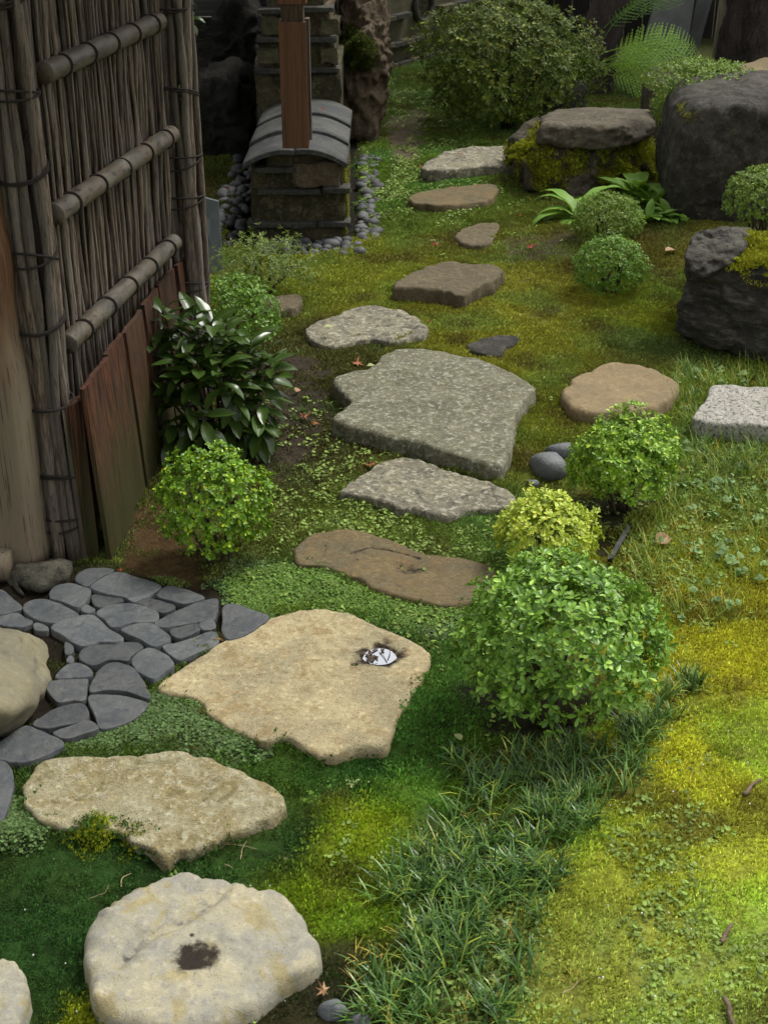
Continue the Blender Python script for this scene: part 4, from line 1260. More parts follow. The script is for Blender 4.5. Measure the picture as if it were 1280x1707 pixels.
# squared batten at the near end
def prism(mb, bot, top):
    n = len(bot)
    V = np.vstack([bot, top])
    mb.add(V, F3=[[0, k + 1, k] for k in range(1, n - 1)] + [[n, n + k, n + k + 1] for k in range(1, n - 1)], F4=[[k, (k + 1) % n, n + (k + 1) % n, n + k] for k in range(n)])
b4 = [G(146, 942, -0.03), G(168, 941, -0.03), G(170, 932, -0.03), G(146, 932, -0.03)]
t4 = [G(109, 680, 0.62), G(136, 668, 0.63), G(140, 655, 0.63), G(112, 668, 0.62)]
mb = MB()
prism(mb, np.array(b4) - Bn, np.array(t4) - Bn)
bat = mb.build('batten', m_plank, panel, smooth=False)
b4 = [G(138, 946, -0.03), G(147, 943, -0.03), G(147, 933, -0.03), G(138, 934, -0.03)]
t4 = [G(104, 684, 0.615), G(110, 681, 0.615), G(113, 668, 0.615), G(106, 670, 0.615)]
mb = MB()
prism(mb, np.array(b4) - Bn, np.array(t4) - Bn)
bat = mb.build('batten', m_plank2, panel, smooth=False)
bat['label'] = 'grey narrow batten nailed to the end'

# ------------------------------------------------------------------ gate posts
m_post = mat_wood('post_cypress', (0.060, 0.030, 0.015), (0.125, 0.066, 0.032), (0.09, 0.042, 0.020), (55, 55, 1.6), 0.7, 0.7, 0.6, low=((0.165, 0.142, 0.100), 0.55, 1.15, 0.75))
m_red = mat_wood('strut_red_cedar', (0.070, 0.027, 0.012), (0.120, 0.050, 0.023), (0.10, 0.052, 0.030), (80, 80, 1.6), 0.35, 0.6, 0.5)
def squarish_post(path, r, sides=20, flat=0.75, seed=0, twist=0.0):
    path = np.asarray(path, float)
    a = np.linspace(0, 2 * np.pi, sides, endpoint=False)
    V = []
    for i, p in enumerate(path):
        rr = r[i] * (1.0 / (np.abs(np.cos(a + twist)) ** 5 + np.abs(np.sin(a + twist)) ** 5) ** (1 / 5.0) * flat + (1 - flat))
        q = np.stack([p[0] + rr * np.cos(a), p[1] + rr * np.sin(a), np.full(sides, p[2])], 1)
        q[:, :2] += (0.008 * fbm(q * np.array([1, 1, .35]), 7, 3, seed=seed))[:, None] * np.stack([np.cos(a), np.sin(a)], 1)
        V.append(q)
    n = len(path)
    k = np.arange(sides)
    F4 = np.vstack([np.stack([i * sides + k, i * sides + (k + 1) % sides, (i + 1) * sides + (k + 1) % sides, (i + 1) * sides + k], 1) for i in range(n - 1)])
    V = np.vstack(V + [path[:1], path[-1:]])
    F3 = [[n * sides, (j + 1) % sides, j] for j in range(sides)] + [[n * sides + 1, (n - 1) * sides + j, (n - 1) * sides + (j + 1) % sides] for j in range(sides)]
    return V, F3, F4
pb = G(38, 938)
z = np.linspace(0.0, 2.75, 60)
bulge = 0.012 * np.exp(-((z - 1.12) / 0.12) ** 2) + 0.006 * fbm(P3(z, 3), 3, 2)
V, F3, F4 = squarish_post(np.stack([0 * z + 0.006 * fbm(P3(z, 1), 2, 2), 0 * z, z], 1), 0.095 + bulge + 0.012 * np.exp(-z / 0.3), 28, 0.6, 2, 0.25)
mb = MB()
mb.add(V, F3, F4)
o = link('gate_post', mb.mesh('gate_post'), m_post, loc=(pb[0], pb[1], 0.03))
tag(o, 'thick pale weathered timber gate post standing on a footing stone', 'post')
pb2 = G(-24, 905)
V, F3, F4 = squarish_post(np.stack([0 * z, 0 * z, z], 1), 0.075 + 0 * z, 20, 0.85, 5, 0.1)
mb = MB()
mb.add(V, F3, F4)
o = link('gate_jamb', mb.mesh('gate_jamb'), m_red, loc=(pb2[0], pb2[1], 0.0))
tag(o, 'dark reddish square jamb behind the pale gate post', 'post')
mb = MB()
e0, e1 = G(22, 942, 0.06), G(-160, 930, 0.06)
mb.tube(np.array([e0 + (e1 - e0) * f for f in np.linspace(0, 1, 8)]), 0.062 + 0.004 * np.sin(np.arange(8)), 9)
V = np.vstack(mb.V)
o = mb.build('gate_sill', m_post, origin=(e0[0], e0[1], 0.0))
tag(o, 'squared timber sill ending at the gate post', 'sill')

# dark slate sheet standing behind the fence end
sp = [G(300, 470), G(372, 452)]
st = [AtY(312, 322, sp[0][1]), AtY(364, 336, sp[1][1])]
mb = MB()
dn = np.array([0.0, 0.025, 0])
prism(mb, np.array([sp[0], sp[1], sp[1] + dn, sp[0] + dn]) - sp[0], np.array([st[0], st[1], st[1] + dn, st[0] + dn]) - sp[0])
m_sheet = mat_plain('slate_sheet_face', (0.060, 0.072, 0.080), (0.085, 0.095, 0.10), 6, 0.5)
o = link('slate_sheet', mb.mesh('slate_sheet', False), m_sheet, loc=tuple(sp[0]))
tag(o, 'upright blue-grey slate sheet standing behind the end of the fence', 'sheet')

# ------------------------------------------------------------------ gate roof overhead with its hanging strut
m_dwood = mat_wood('roof_timber', (0.05, 0.032, 0.02), (0.085, 0.055, 0.035), None, (40, 40, 3), 0.3, 0.8)
hb = AtY(494, 243, 6.15)
roof = tag(empty('gate_eave', (hb[0], hb[1], 2.8)), 'dark timber eave over the fence carrying the hanging strut', 'roof', kind='thing')
RD, RN = np.array([0, 1.0, 0]), np.array([1.0, 0, 0])
def RL(s, w, z):       # along the eave, towards the house, up
    return RD * s - RN * w + np.array([0, 0, z])
mb = MB()
M = np.array([RN, RD, [0, 0, 1]]).T
mb.box(RL(2.4, 0.0, 0.06), (0.10, 8.2, 0.12), M)
mb.build('eave_beam', m_dwood, roof, smooth=False)
for k in range(18):
    s = -1.6 + k * 0.47
    mb = MB()
    a_, b_ = RL(s, -0.10, 0.12), RL(s, 3.4, 1.1)
    mb.tube(np.array([a_, b_]), 0.035, 4)
    mb.build('rafter', m_dwood, roof, smooth=False)
for k in range(13):
    w0, w1 = -0.12 + k * 0.28, -0.12 + (k + 1) * 0.28 + 0.02
    zz = lambda w: 0.17 + (w + 0.35) * 0.98 / 3.75
    mb = MB()
    q = [RL(-1.75, w0, zz(w0)), RL(6.6, w0, zz(w0)), RL(6.6, w1, zz(w1) + 0.02), RL(-1.75, w1, zz(w1) + 0.02)]
    prism(mb, np.array(q), np.array(q) + np.array([0, 0, 0.02]))
    mb.build('roof_board', m_dwood, roof, smooth=False)
strut = tag(empty('hanging_strut', (hb[0], hb[1], hb[2])), 'red-brown square timber strut hanging down in front of the tiled wall', 'strut')
mb = MB()
hw = 20 / 2350 * 6.6
zt = 2.80 - hb[2]
zn = AtY(490, 34, 6.15)[2] - hb[2]
mb.box((0, 0, zn / 2), (2 * hw, 0.10, zn))
mb.build('strut_post', m_red, strut, smooth=False)
mb = MB()
mb.box((0, 0, (zn + zn + 0.07) / 2), (2 * hw - 0.02, 0.085, 0.07))
mb.build('neck', m_dwood, strut, smooth=False)
mb = MB()
mb.box((0, 0, (zn + 0.07 + zt) / 2), (2 * hw + 0.006, 0.10, zt - zn - 0.07))
mb.build('strut_head', m_red, strut, smooth=False)
mb = MB()
mb.box((hw + 0.004, 0.0, zn / 2 + 0.02), (0.018, 0.05, zn * 0.96))
mb.build('edge_strip', m_plank2, strut, smooth=False)

# ------------------------------------------------------------------ earthen wall with tile courses and curved cap tiles
m_mud = mat_rock('earth_wall_mossy', (0.050, 0.046, 0.022), (0.105, 0.092, 0.045), (0.20, 0.175, 0.105), 0.5, 5, 60, 0.5, 1.1, 0.9, moss=(0.055, 0.062, 0.010), moss_amt=0.14)
m_mud2 = mat_rock('earth_wall_brown', (0.12, 0.085, 0.05), (0.17, 0.13, 0.085), (0.23, 0.19, 0.125), 0.5, 6, 60, 0.5, 1.0, 0.9, moss=(0.05, 0.055, 0.012), moss_amt=0.08)
m_wallb = mat_rock('earth_wall_olive', (0.115, 0.105, 0.058), (0.15, 0.138, 0.078), (0.085, 0.082, 0.045), 0.5, 3, 60, 0.4, 0.7, 0.9)
m_tile = mat_rock('roof_tile_grey', (0.045, 0.051, 0.053), (0.085, 0.089, 0.085), (0.145, 0.135, 0.105), 0.6, 5, 80, 0.4, 0.6, 0.6, spec=0.35, streak=(0.050, 0.050, 0.042), streak_amt=0.7, vary=0.3)
m_tile2 = mat_rock('course_tile', (0.045, 0.045, 0.040), (0.075, 0.073, 0.060), (0.16, 0.16, 0.12), 0.4, 8, 80, 0.4, 0.6, 0.8, moss=(0.07, 0.075, 0.015), moss_amt=0.03)
YW = G(480, 398)[1]
xl, xr = AtY(412, 390, YW)[0], AtY(580, 392, YW)[0]
wall = tag(empty('earth_wall', ((xl + xr) / 2, YW, 0)), 'low mossy earth wall end with tile courses and curved grey cap tiles', 'wall', kind='thing')
hw = (xr - xl) / 2
ztop = AtY(490, 262, YW)[2]
def rough_box(c, s, n=(14, 6, 12), amp=0.012, seed=0, taper=0.0):
    bm = bmesh.new()
    bmesh.ops.create_cube(bm, size=1)
    bmesh.ops.subdivide_edges(bm, edges=bm.edges[:], cuts=9, use_grid_fill=True)
    V = np.array([v.co[:] for v in bm.verts])
    F = np.array([[v.index for v in f.verts] for f in bm.faces])
    bm.free()
    V = V * np.array(s)
    V[:, 0] *= 1 - taper * (V[:, 2] / s[2] + 0.5)
    d = np.sign(V) * (np.abs(V) > np.array(s) * 0.499)
    V = V + np.array(c) + d * (amp * fbm(V + np.array(c), 9, 4, seed=seed))[:, None]
    mb = MB()
    mb.add(V, F4=F)
    return mb
def stained(o):
    vattr(o.data, 'stain', np.zeros(len(o.data.vertices)))
    return o
# three earth lifts, each a little further back
zc1, zc2 = AtY(490, 374, YW)[2], AtY(490, 318, YW)[2]
L1 = stained(rough_box((0, 0.85, zc1 / 2 - 0.03), (2 * hw - 0.06, 1.7, zc1 + 0.06), seed=1, amp=0.02).build('earth_lift', m_mud, wall))
L2 = stained(rough_box((0.0, 0.86, (zc1 + zc2) / 2), (2 * hw - 0.05, 1.66, zc2 - zc1), seed=2, amp=0.018).build('earth_lift', m_mud, wall))
L3 = stained(rough_box((0.0, 0.87, (zc2 + ztop - 0.075) / 2), (2 * hw - 0.07, 1.64, ztop - zc2 - 0.075), seed=3, amp=0.02).build('earth_lift', m_mud, wall))
stained(rough_box((0.0, 0.85, ztop - 0.045), (hw * 1.15, 1.6, 0.10), seed=5, amp=0.012).build('earth_ridge', m_mud, wall))
q = rough_box((hw * 0.40, 0.05, (zc2 + ztop) / 2 - 0.01), (hw * 0.9, 0.10, (ztop - zc2) * 0.75), seed=4, amp=0.03).build('earth_patch', m_mud2, wall)
stained(q)
q['label'] = 'patch of bare brown earth under the cap tiles'
for (xa, xb, zz, yy, dy) in ((-hw * 0.98, hw * 0.40, zc1, -0.02, 0.0), (hw * 0.42, hw * 1.05, zc1 + 0.006, -0.025, 0.0), (-hw * 0.75, hw * 0.50, zc2 - 0.006, -0.012, 0.0), (hw * 0.53, hw * 1.05, zc2 + 0.008, -0.03, 0.0), (-hw * 0.8, 0.0, zc2 + 0.13, -0.004, 0)):
    mb = rough_box(((xa + xb) / 2, yy + 0.06, zz), (xb - xa, 0.14, 0.028), seed=random.random() * 50, amp=0.006)
    stained(mb.build('course_tile', m_tile2, wall))
# curved cap tiles: two columns, three rows
for colm in (-1, 1):
    for row in range(3):
        y0, y1 = -0.08 + row * 0.54, -0.08 + (row + 1) * 0.54 + 0.07
        ns, nl = 12, 5
        V = []
        for lay in (0, 1):
            for j in np.linspace(0, 1, nl):
                for u in np.linspace(0, 1, ns):
                    xx = colm * (0.006 + u * (hw - 0.005))
                    zz = ztop + 0.040 - 0.085 * u ** 1.8 + 0.010 * math.sin(u * math.pi) - 0.028 * lay + 0.022 * (1 - j) * 1.0 + row * 0.0
                    V.append([xx, y0 + (y1 - y0) * j + 0.015 * math.sin(u * 3), zz])
        V = np.array(V)
        N1 = ns * nl
        F = []
        for lay in (0, 1):
            for r in range(nl - 1):
                for c_ in range(ns - 1):
                    q0 = lay * N1 + r * ns + c_
                    F.append([q0, q0 + 1, q0 + ns + 1, q0 + ns])
        ring = list(range(ns)) + [r * ns + ns - 1 for r in range(1, nl)] + [(nl - 1) * ns + c_ for c_ in range(ns - 2, -1, -1)] + [r * ns for r in range(nl - 2, 0, -1)]
        for k in range(len(ring)):
            a_, b_ = ring[k], ring[(k + 1) % len(ring)]
            F.append([a_, a_ + N1, b_ + N1, b_])
        mb = MB()
        mb.add(V + np.array([random.uniform(-.004, .004), 0, random.uniform(-.003, .003)]), F4=F)
        o = stained(mb.build('cap_tile', m_tile, wall))
        for pl in o.data.polygons:
            pl.use_smooth = abs(pl.normal.z) > 0.5
surface_moss(L1, lambda P, N: (N[:, 0] > 0.5) * 1.0 * (P[:, 1] < YW + 0.9), 500, (0.6, 1.1), (0.10, 0.11, 0.015), 14)
surface_moss(L2, lambda P, N: (N[:, 0] > 0.5) * 1.0 * (P[:, 1] < YW + 0.9), 500, (0.6, 1.1), (0.12, 0.125, 0.015), 15)
surface_moss(L3, lambda P, N: (N[:, 0] > 0.5) * 1.0 * (P[:, 1] < YW + 0.9), 400, (0.6, 1.1), (0.13, 0.13, 0.015), 16)
# the higher wall behind it
YW2 = YW + 1.66
xa, xb = AtY(428, 140, YW2)[0], AtY(566, 140, YW2)[0]
wall2 = tag(empty('earth_wall', ((xa + xb) / 2, YW2, 0)), 'higher flaking earth wall with broken tile courses behind the strut', 'wall', kind='thing')
h2 = (xb - xa) / 2
lv = [0.0, AtY(500, 118, YW2)[2], AtY(500, 68, YW2)[2], AtY(500, 18, YW2)[2], AtY(500, -40, YW2)[2]]
for i in range(4):
    stained(rough_box((0.0, 0.75 + 0.03 * i, (lv[i] + lv[i + 1]) / 2), (2 * h2 - 0.07 * i, 1.5, lv[i + 1] - lv[i]), seed=20 + i, amp=0.03).build('earth_lift', m_mud if i != 2 else m_mud2, wall2))
    if i:
        for (f0, f1) in ((-1.05, -0.2), (0.0, 1.05)):
            a_, b_ = f0 * h2 * (1 - 0.05 * i), f1 * h2 * (1 - 0.05 * i)
            stained(rough_box(((a_ + b_) / 2, 0.03, lv[i] + random.uniform(-.01, .015)), (b_ - a_, 0.16, 0.03), seed=30 + i, amp=0.008).build('course_tile', m_tile2, wall2))
for k, (fx, zz, s_) in enumerate(((-0.72, (lv[1] + lv[2]) / 2, .16), (0.75, (lv[1] + lv[2]) / 2, .12), (-0.5, (lv[2] + lv[3]) / 2, .18), (0.8, (lv[2] + lv[3]) / 2, .13))):
    q = rough_box((fx * h2, 0.01, zz), (s_, 0.05, (lv[2] - lv[1]) * 0.55), seed=60 + k, amp=0.035).build('plaster_patch', m_wallb, wall2)
    stained(q)
# rock buttress between the two walls
q = [AtY(550, 150, 11.6), AtY(556, 60, 11.7), AtY(565, -60, 11.8), AtY(632, -60, 11.8), AtY(642, 70, 11.6), AtY(654, 110, 11.5), AtY(620, 150, 11.4), AtY(590, 158, 11.3), AtY(605, 90, 11.3)]
q = q + [p + np.array([0.0, 0.7, 0]) for p in q[:7]] + [np.array([p[0], p[1], -.2]) for p in (q[0], q[6])]
rb = boulder('rock', q, m_mud2, 0.14, 4.5, 14, 71, ico_=ICO5, ridged=1.0)
tag(rb, 'tall rugged brown rock with a moss patch between the two earth walls', 'rock')
surface_moss(rb, lambda P, N: ((P[:, 0] - AtY(597, 90, 11.3)[0]) ** 2 + (P[:, 2] - AtY(597, 92, 11.3)[2]) ** 2 < 0.15 ** 2) * (N[:, 1] < 0.1), 260, (1.0, 1.6), (0.05, 0.07, 0.008), 17)
# rear boundary wall
A0 = G(624, 118)
wd = np.array([0.55, 0.83, 0])
wd /= np.linalg.norm(wd)
wn = np.array([wd[1], -wd[0], 0])
rear = tag(empty('boundary_wall', tuple(A0)), 'olive plastered boundary wall with tile courses and a round tile end', 'wall', kind='thing')
Mr = np.array([wd, -wn, [0, 0, 1]]).T
mb = rough_box((0, 0, 0), (7.5, 0.5, 2.0), seed=80, amp=0.008)
V = np.vstack(mb.V) @ Mr.T + wd * 3.6 - wn * 0.25 + np.array([0, 0, 0.95])
mb.V = [V]
stained(mb.build('plaster_face', m_wallb, rear, smooth=False))
def zrow(px, py):
    p = onplane(px, py, A0, wn)
    return float(p[2]), float((p - A0) @ wd)
for (pa, pb_, seg) in (((630, 112), (760, 78), 6), ((630, 78), (745, 50), 7), ((622, 34), (676, 22), 2), ((726, 14), (800, -5), 3)):
    za, sa = zrow(*pa)
    zb, sb = zrow(*pb_)
    sb = max(sb, sa + 0.5)
    zm = (za + zb) / 2
    n = seg
    for k in range(n):
        s0, s1 = sa + (sb - sa) * k / n, sa + (sb - sa) * (k + 1) / n - 0.008
        mb = rough_box((0, 0, 0), (s1 - s0, 0.14, 0.045), seed=random.random() * 90, amp=0.006)
        mb.V = [np.vstack(mb.V) @ Mr.T + wd * (s0 + s1) / 2 + wn * 0.02 + np.array([0, 0, zm + random.uniform(-.006, .006)])]
        stained(mb.build('course_tile', m_tile2 if k % 2 else m_wallb, rear))
zr, sr = zrow(702, 8)
mb = MB()
aa = np.linspace(0, 2 * math.pi, 33)
mb.tube(wd * sr + wn * 0.03 + np.array([0, 0, zr]) + 0.16 * (np.cos(aa)[:, None] * wd + np.sin(aa)[:, None] * np.array([0, 0, 1])), 0.03, 8, False)
stained(mb.build('round_tile_rim', m_tile2, rear))
mb = MB()
mb.tube(np.array([wd * sr - wn * 0.02, wd * sr + wn * 0.012]) + np.array([0, 0, zr]), 0.145, 28)
stained(mb.build('round_tile_face', m_mud, rear, smooth=False))

# dark plank wall and shade at the upper left, behind the fence
pw = tag(empty('plank_wall', (-2.2, 12.4, 0)), 'dark horizontal plank wall in the shade behind the fence', 'wall', kind='thing')
m_dplank = mat_wood('shaded_plank', (0.045, 0.043, 0.040), (0.075, 0.072, 0.066), None, (2.5, 30, 60), 0.3, 0.8)
for k in range(7):
    mb = MB()
    mb.box((0, 0.012 * (k % 2), 0.95 + k * 0.245), (2.6, 0.03, 0.236))
    mb.build('plank', m_dplank, pw, smooth=False)
mb = MB()
mb.box((0, 0.12, 0.41), (2.6, 0.2, 0.82))
stained(mb.build('stone_base', m_dark2, pw, smooth=False))
for q, sd, lb in (([AtY(300, 250, 10.9), AtY(312, 130, 11.0), AtY(380, 105, 11.2), AtY(425, 140, 11.0), AtY(420, 265, 10.9)], 83, 'mossy rock coloured black for the shade between fence and earth wall'),
                  ([AtY(345, 110, 11.8), AtY(352, 20, 11.9), AtY(400, -40, 12), AtY(430, 10, 11.9), AtY(430, 110, 11.8)], 84, 'dark upright rock behind the black mossy rock')):
    q = q + [p + np.array([0, 0.5, 0]) for p in q] + [np.array([p[0], p[1], -.2]) for p in (q[0], q[-1])]
    tag(boulder('rock', q, m_shade_rock, 0.10, 5, 14, sd, ridged=1.0), lb, 'rock')

# ------------------------------------------------------------------ pebble drain round the wall
drain = tag(empty('pebble_drain', ((xl + xr) / 2, YW, 0)), 'drain of rounded grey pebbles round the foot of the earth wall', 'pebble drain', kind='structure')
PEB = []
for k in range(6):
    U, F = ico(2)
    V = U * np.array([1, random.uniform(.62, .85), random.uniform(.5, .65)])
    V = V * (1 + 0.12 * fbm(V, 1.6, 2, seed=k + 90))[:, None]
    me = mesh_from('pebble', V, F)
    me.materials.append(m_pebble)
    vattr(me, 'stain', np.zeros(len(V)))
    PEB.append(me)
spots = []
def try_peb(p, r, lift=0.0):
    for q, rq in spots:
        if (p[0] - q[0]) ** 2 + (p[1] - q[1]) ** 2 < (0.62 * (r + rq)) ** 2:
            return
    spots.append((p, r))
    s_ = r * random.uniform(0.9, 1.1)
    o = link('pebble', random.choice(PEB), None, drain, (p[0] - drain.location.x, p[1] - YW, -0.02 + 0.4 * r + lift), (random.uniform(-.4, .4), random.uniform(-.4, .4), random.uniform(0, 6.28)), s_)
for k in range(700):
    u = random.random()
    if u < 0.30:
        p = G(random.uniform(440, 600), random.uniform(402, 424))
        if p[1] > YW - 0.03:
            p[1] = YW - random.uniform(0.05, 0.30)
    elif u < 0.72:
        yy = random.uniform(YW - 0.1, YW + 2.2)
        p = np.array([xr + random.uniform(0.06, 0.18), yy, 0])
    else:
        yy = random.uniform(YW - 0.2, YW + 2.4)
        p = np.array([xl - random.uniform(0.05, 0.26), yy, 0])
    try_peb(p, random.uniform(0.034, 0.060))

# ------------------------------------------------------------------ things at the top of the garden: trunks, boards, stake
m_bark = mat_rock('trunk_bark', (0.045, 0.034, 0.030), (0.085, 0.066, 0.058), (0.13, 0.11, 0.10), 0.5, 5, 40, 0.6, 1.4, 0.9, stretch=(2.2, 2.2, 0.45))
m_bark2 = mat_rock('trunk_bark_smooth', (0.055, 0.040, 0.038), (0.080, 0.060, 0.056), None, 0, 6, 60, 0.4, 0.5, 0.85, stretch=(1, 1, 0.6))
def trunk(path, rad, mat, seed, amp, nring=60, sides=48, flutes=0):
    path = np.asarray(path, float)
    tt = np.linspace(0, 1, len(path))
    T = np.linspace(0, 1, nring)
    p = np.stack([np.interp(T, tt, path[:, k]) for k in range(3)], 1)
    r = np.interp(T, tt, rad)
    a = np.linspace(0, 2 * np.pi, sides, endpoint=False)
    V = []
    for i in range(nring):
        q = np.stack([np.cos(a), np.sin(a), np.zeros(sides)], 1)
        rr = r[i] * (1 + flutes * 0.10 * np.sin(a * 5 + seed + 0.6 * math.sin(i * .2)) * math.exp(-T[i] * 2))
        w = p[i] + q * rr[:, None]
        n_ = fbm(w * np.array([1, 1, 0.3]), 8, 4, seed=seed)
        V.append(w + q * (amp * n_ - amp * 1.2 * np.abs(fbm(w * np.array([1, 1, .22]), 11, 3, seed=seed + 5)))[:, None])
    k = np.arange(sides)
    F4 = np.vstack([np.stack([i * sides + k, i * sides + (k + 1) % sides, (i + 1) * sides + (k + 1) % sides, (i + 1) * sides + k], 1) for i in range(nring - 1)])
    me = mesh_from('trunk', np.vstack(V), F4)
    vattr(me, 'stain', np.zeros(len(me.vertices)))
    me.materials.append(mat)
    return me

# ------------------------------------------------------------------ plants
def leaf_tpl(L, W, peak=0.6, fold=0.18, curl=0.25):
    """small leaf along +X, 7 vertices, 6 triangles"""
    z = lambda x: -curl * L * (x ** 2)
    a, b, c = 0.30, min(0.80, peak * 1.1), 0.94
    wa, wb, wc = 0.30 * W, 0.5 * W, 0.27 * W
    V = np.array([[0, 0, 0], [a * L, wa, z(a) + fold * wa], [b * L, wb, z(b) + fold * wb], [c * L, wc, z(c) + fold * wc], [L, 0, z(1)],
                  [c * L, -wc, z(c) + fold * wc], [b * L, -wb, z(b) + fold * wb], [a * L, -wa, z(a) + fold * wa], [0.6 * L, 0, z(.6)]])
    F = np.array([[k, 8, (k + 1) % 8] for k in range(8)])[:, [0, 1, 2]]
    return V, F
def rotz(a):
    c, s = math.cos(a), math.sin(a)
    return np.array([[c, -s, 0], [s, c, 0], [0, 0, 1]])
def roty(a):
    c, s = math.cos(a), math.sin(a)
    return np.array([[c, 0, s], [0, 1, 0], [-s, 0, c]])
def rosette(n, L, W, elev=(0.25, 0.9), peak=0.62, seed=0, curl=0.22, stem=0.0):
    g = np.random.default_rng(seed)
    Vs, Fs, k = [], [], 0
    for i in range(n):
        f = i / max(1, n - 1)
        l = L * g.uniform(0.75, 1.15) * (1 - 0.25 * f)
        V, F = leaf_tpl(l, W * g.uniform(0.8, 1.15) * (1 - .2 * f), peak, g.uniform(0.1, 0.4), g.uniform(0, curl * 1.5))
        e = elev[0] + (elev[1] - elev[0]) * f + g.uniform(-.2, .2)
        M = rotz(i * 2.4 + g.uniform(-.3, .3)) @ roty(-e)
        V = V @ M.T + np.array([0, 0, stem * f])
        Vs.append(V)
        Fs.append(F + k)
        k += len(V)
    return np.vstack(Vs), np.vstack(Fs)
def frames(N, g, up=0.35):
    """rotation matrices whose Z follows N (tilted up), random spin"""
    N = N + np.array([0, 0, up])
    N = N / np.linalg.norm(N, axis=1)[:, None]
    ref = g.normal(size=N.shape)
    u = np.cross(N, ref)
    u /= np.linalg.norm(u, axis=1)[:, None]
    w = np.cross(N, u)
    return np.stack([u, w, N], -1)
def batch(protos, idx, pos, M, scl):
    """many copies of prototype meshes joined in one vertex list"""
    Vo, Fo, off = [], [], 0
    for k, (V, F) in enumerate(protos):
        s = np.where(idx == k)[0]
        if not len(s):
            continue
        W = np.einsum('nij,vj->nvi', M[s], V) * scl[s][:, None, None] + pos[s][:, None]
        Fo.append((F[None] + (np.arange(len(s)) * len(V))[:, None, None] + off).reshape(-1, 3))
        Vo.append(W.reshape(-1, 3))
        off += len(s) * len(V)
    return np.vstack(Vo), np.vstack(Fo)

m_stem = mat_plain('shrub_stem', (0.035, 0.026, 0.018), (0.07, 0.052, 0.035), 60, 0.9)
def shrub(name, label, px, py, zc, rad, mat, n, L, W, nl=(5, 7), peak=0.62, seed=1, sprigs=0, bottom=-0.55, lump=0.12, elev=(0.2, 0.9), up=0.35, stems=7, group=None, inner=0.35, loose=0.10, curl=0.22, lean=(0, 0), sink=0.0):
    g = np.random.default_rng(seed)
    c = G(px, py, zc)
    base = np.array([c[0] + lean[0], c[1] + lean[1], gz(c[0], c[1]) - sink])
    root = empty(name, tuple(base))
    tag(root, label, 'shrub', group)
    protos = [rosette(int(g.integers(nl[0], nl[1] + 1)), L, W, elev, peak, seed * 31 + k, curl, L * 0.25) for k in range(8)]
    U = g.normal(size=(n * 3, 3))
    U /= np.linalg.norm(U, axis=1)[:, None]
    U = U[U[:, 2] > bottom][:n]
    rad = np.array(rad)
    lumpn = 1 + lump * 1.8 * fbm(U * 1.0, 2.6, 3, seed=seed)
    depth = 1 - inner * g.uniform(0, 1, len(U)) ** 2.2 + loose * g.uniform(-.3, 1, len(U)) ** 3
    pos = c + U * rad * (lumpn * depth)[:, None]
    N = U / rad
    N /= np.linalg.norm(N, axis=1)[:, None]
    M = frames(N + 0.35 * g.normal(size=N.shape), g, up)
    scl = g.uniform(0.6, 1.2, len(U))
    idx = g.integers(0, len(protos), len(U))
    cam_v = np.array([0, 0, CAM_H]) - c
    cam_v /= np.linalg.norm(cam_v)
    part = np.zeros(len(U), bool)
    if sprigs:
        score = (N @ cam_v) * (depth > 0.9)
        part[np.argsort(-score)[np.linspace(0, min(len(U) - 1, sprigs * 3), sprigs).astype(int)]] = True
    V, F = batch(protos, idx[~part], pos[~part] - base, M[~part], scl[~part])
    fo = link('foliage', mesh_from('foliage', V, F, False), mat, root)
    fo['kind'] = 'stuff'
    if sprigs:
        PM = []
        for V, F in protos:
            me = mesh_from('leaf_sprig', V, F, False)
            me.materials.append(mat)
            PM.append(me)
        for i in np.where(part)[0]:
            o = link('leaf_sprig', PM[idx[i]], None, root)
            o.matrix_basis = Matrix.Translation(Vector(pos[i] - base)) @ Matrix(M[i].tolist()).to_4x4() @ Matrix.Scale(float(scl[i]), 4)
    for k in range(stems):
        a = g.uniform(0, 6.28)
        e = c + np.array([math.cos(a) * rad[0] * g.uniform(.2, .75), math.sin(a) * rad[1] * g.uniform(.2, .75), rad[2] * g.uniform(-.2, .5)]) - base
        b = np.array([math.cos(a), math.sin(a), 0]) * 0.02
        b[2] = -0.02
        tt = np.linspace(0, 1, 6)[:, None]
        mb = MB()
        mb.tube(b + (e - b) * tt + np.array([0, 0, 1]) * 0.05 * np.sin(tt * 3.14) + 0.012 * g.normal(size=(6, 3)), np.linspace(0.010, 0.004, 6), 6)
        mb.build('stem', m_stem, root)
    return root

m_azalea = mat_leaf('leaf_fresh_green', (0.040, 0.100, 0.024), (0.140, 0.255, 0.075), (0.24, 0.37, 0.12), 0.38, 0.18, 0.38)
m_yellow = mat_leaf('leaf_yellow_green', (0.19, 0.26, 0.050), (0.34, 0.40, 0.10), (0.42, 0.46, 0.13), 0.4, 0.25, 0.35)
m_lime = mat_leaf('leaf_lime', (0.055, 0.125, 0.022), (0.175, 0.295, 0.055), (0.30, 0.39, 0.08), 0.38, 0.2, 0.38)
m_lime2 = mat_leaf('leaf_lime_left', (0.038, 0.100, 0.018), (0.135, 0.245, 0.034), (0.33, 0.40, 0.05), 0.38, 0.2, 0.38)
m_mid = mat_leaf('leaf_mid_green', (0.045, 0.105, 0.022), (0.095, 0.185, 0.042), (0.13, 0.22, 0.05), 0.45, 0.25)
m_box = mat_leaf('leaf_clipped', (0.055, 0.105, 0.026), (0.115, 0.180, 0.048), (0.17, 0.21, 0.07), 0.45, 0.25)
m_olive = mat_leaf('leaf_olive', (0.026, 0.046, 0.012), (0.080, 0.108, 0.030), (0.17, 0.175, 0.05), 0.5, 0.15, 0.3)
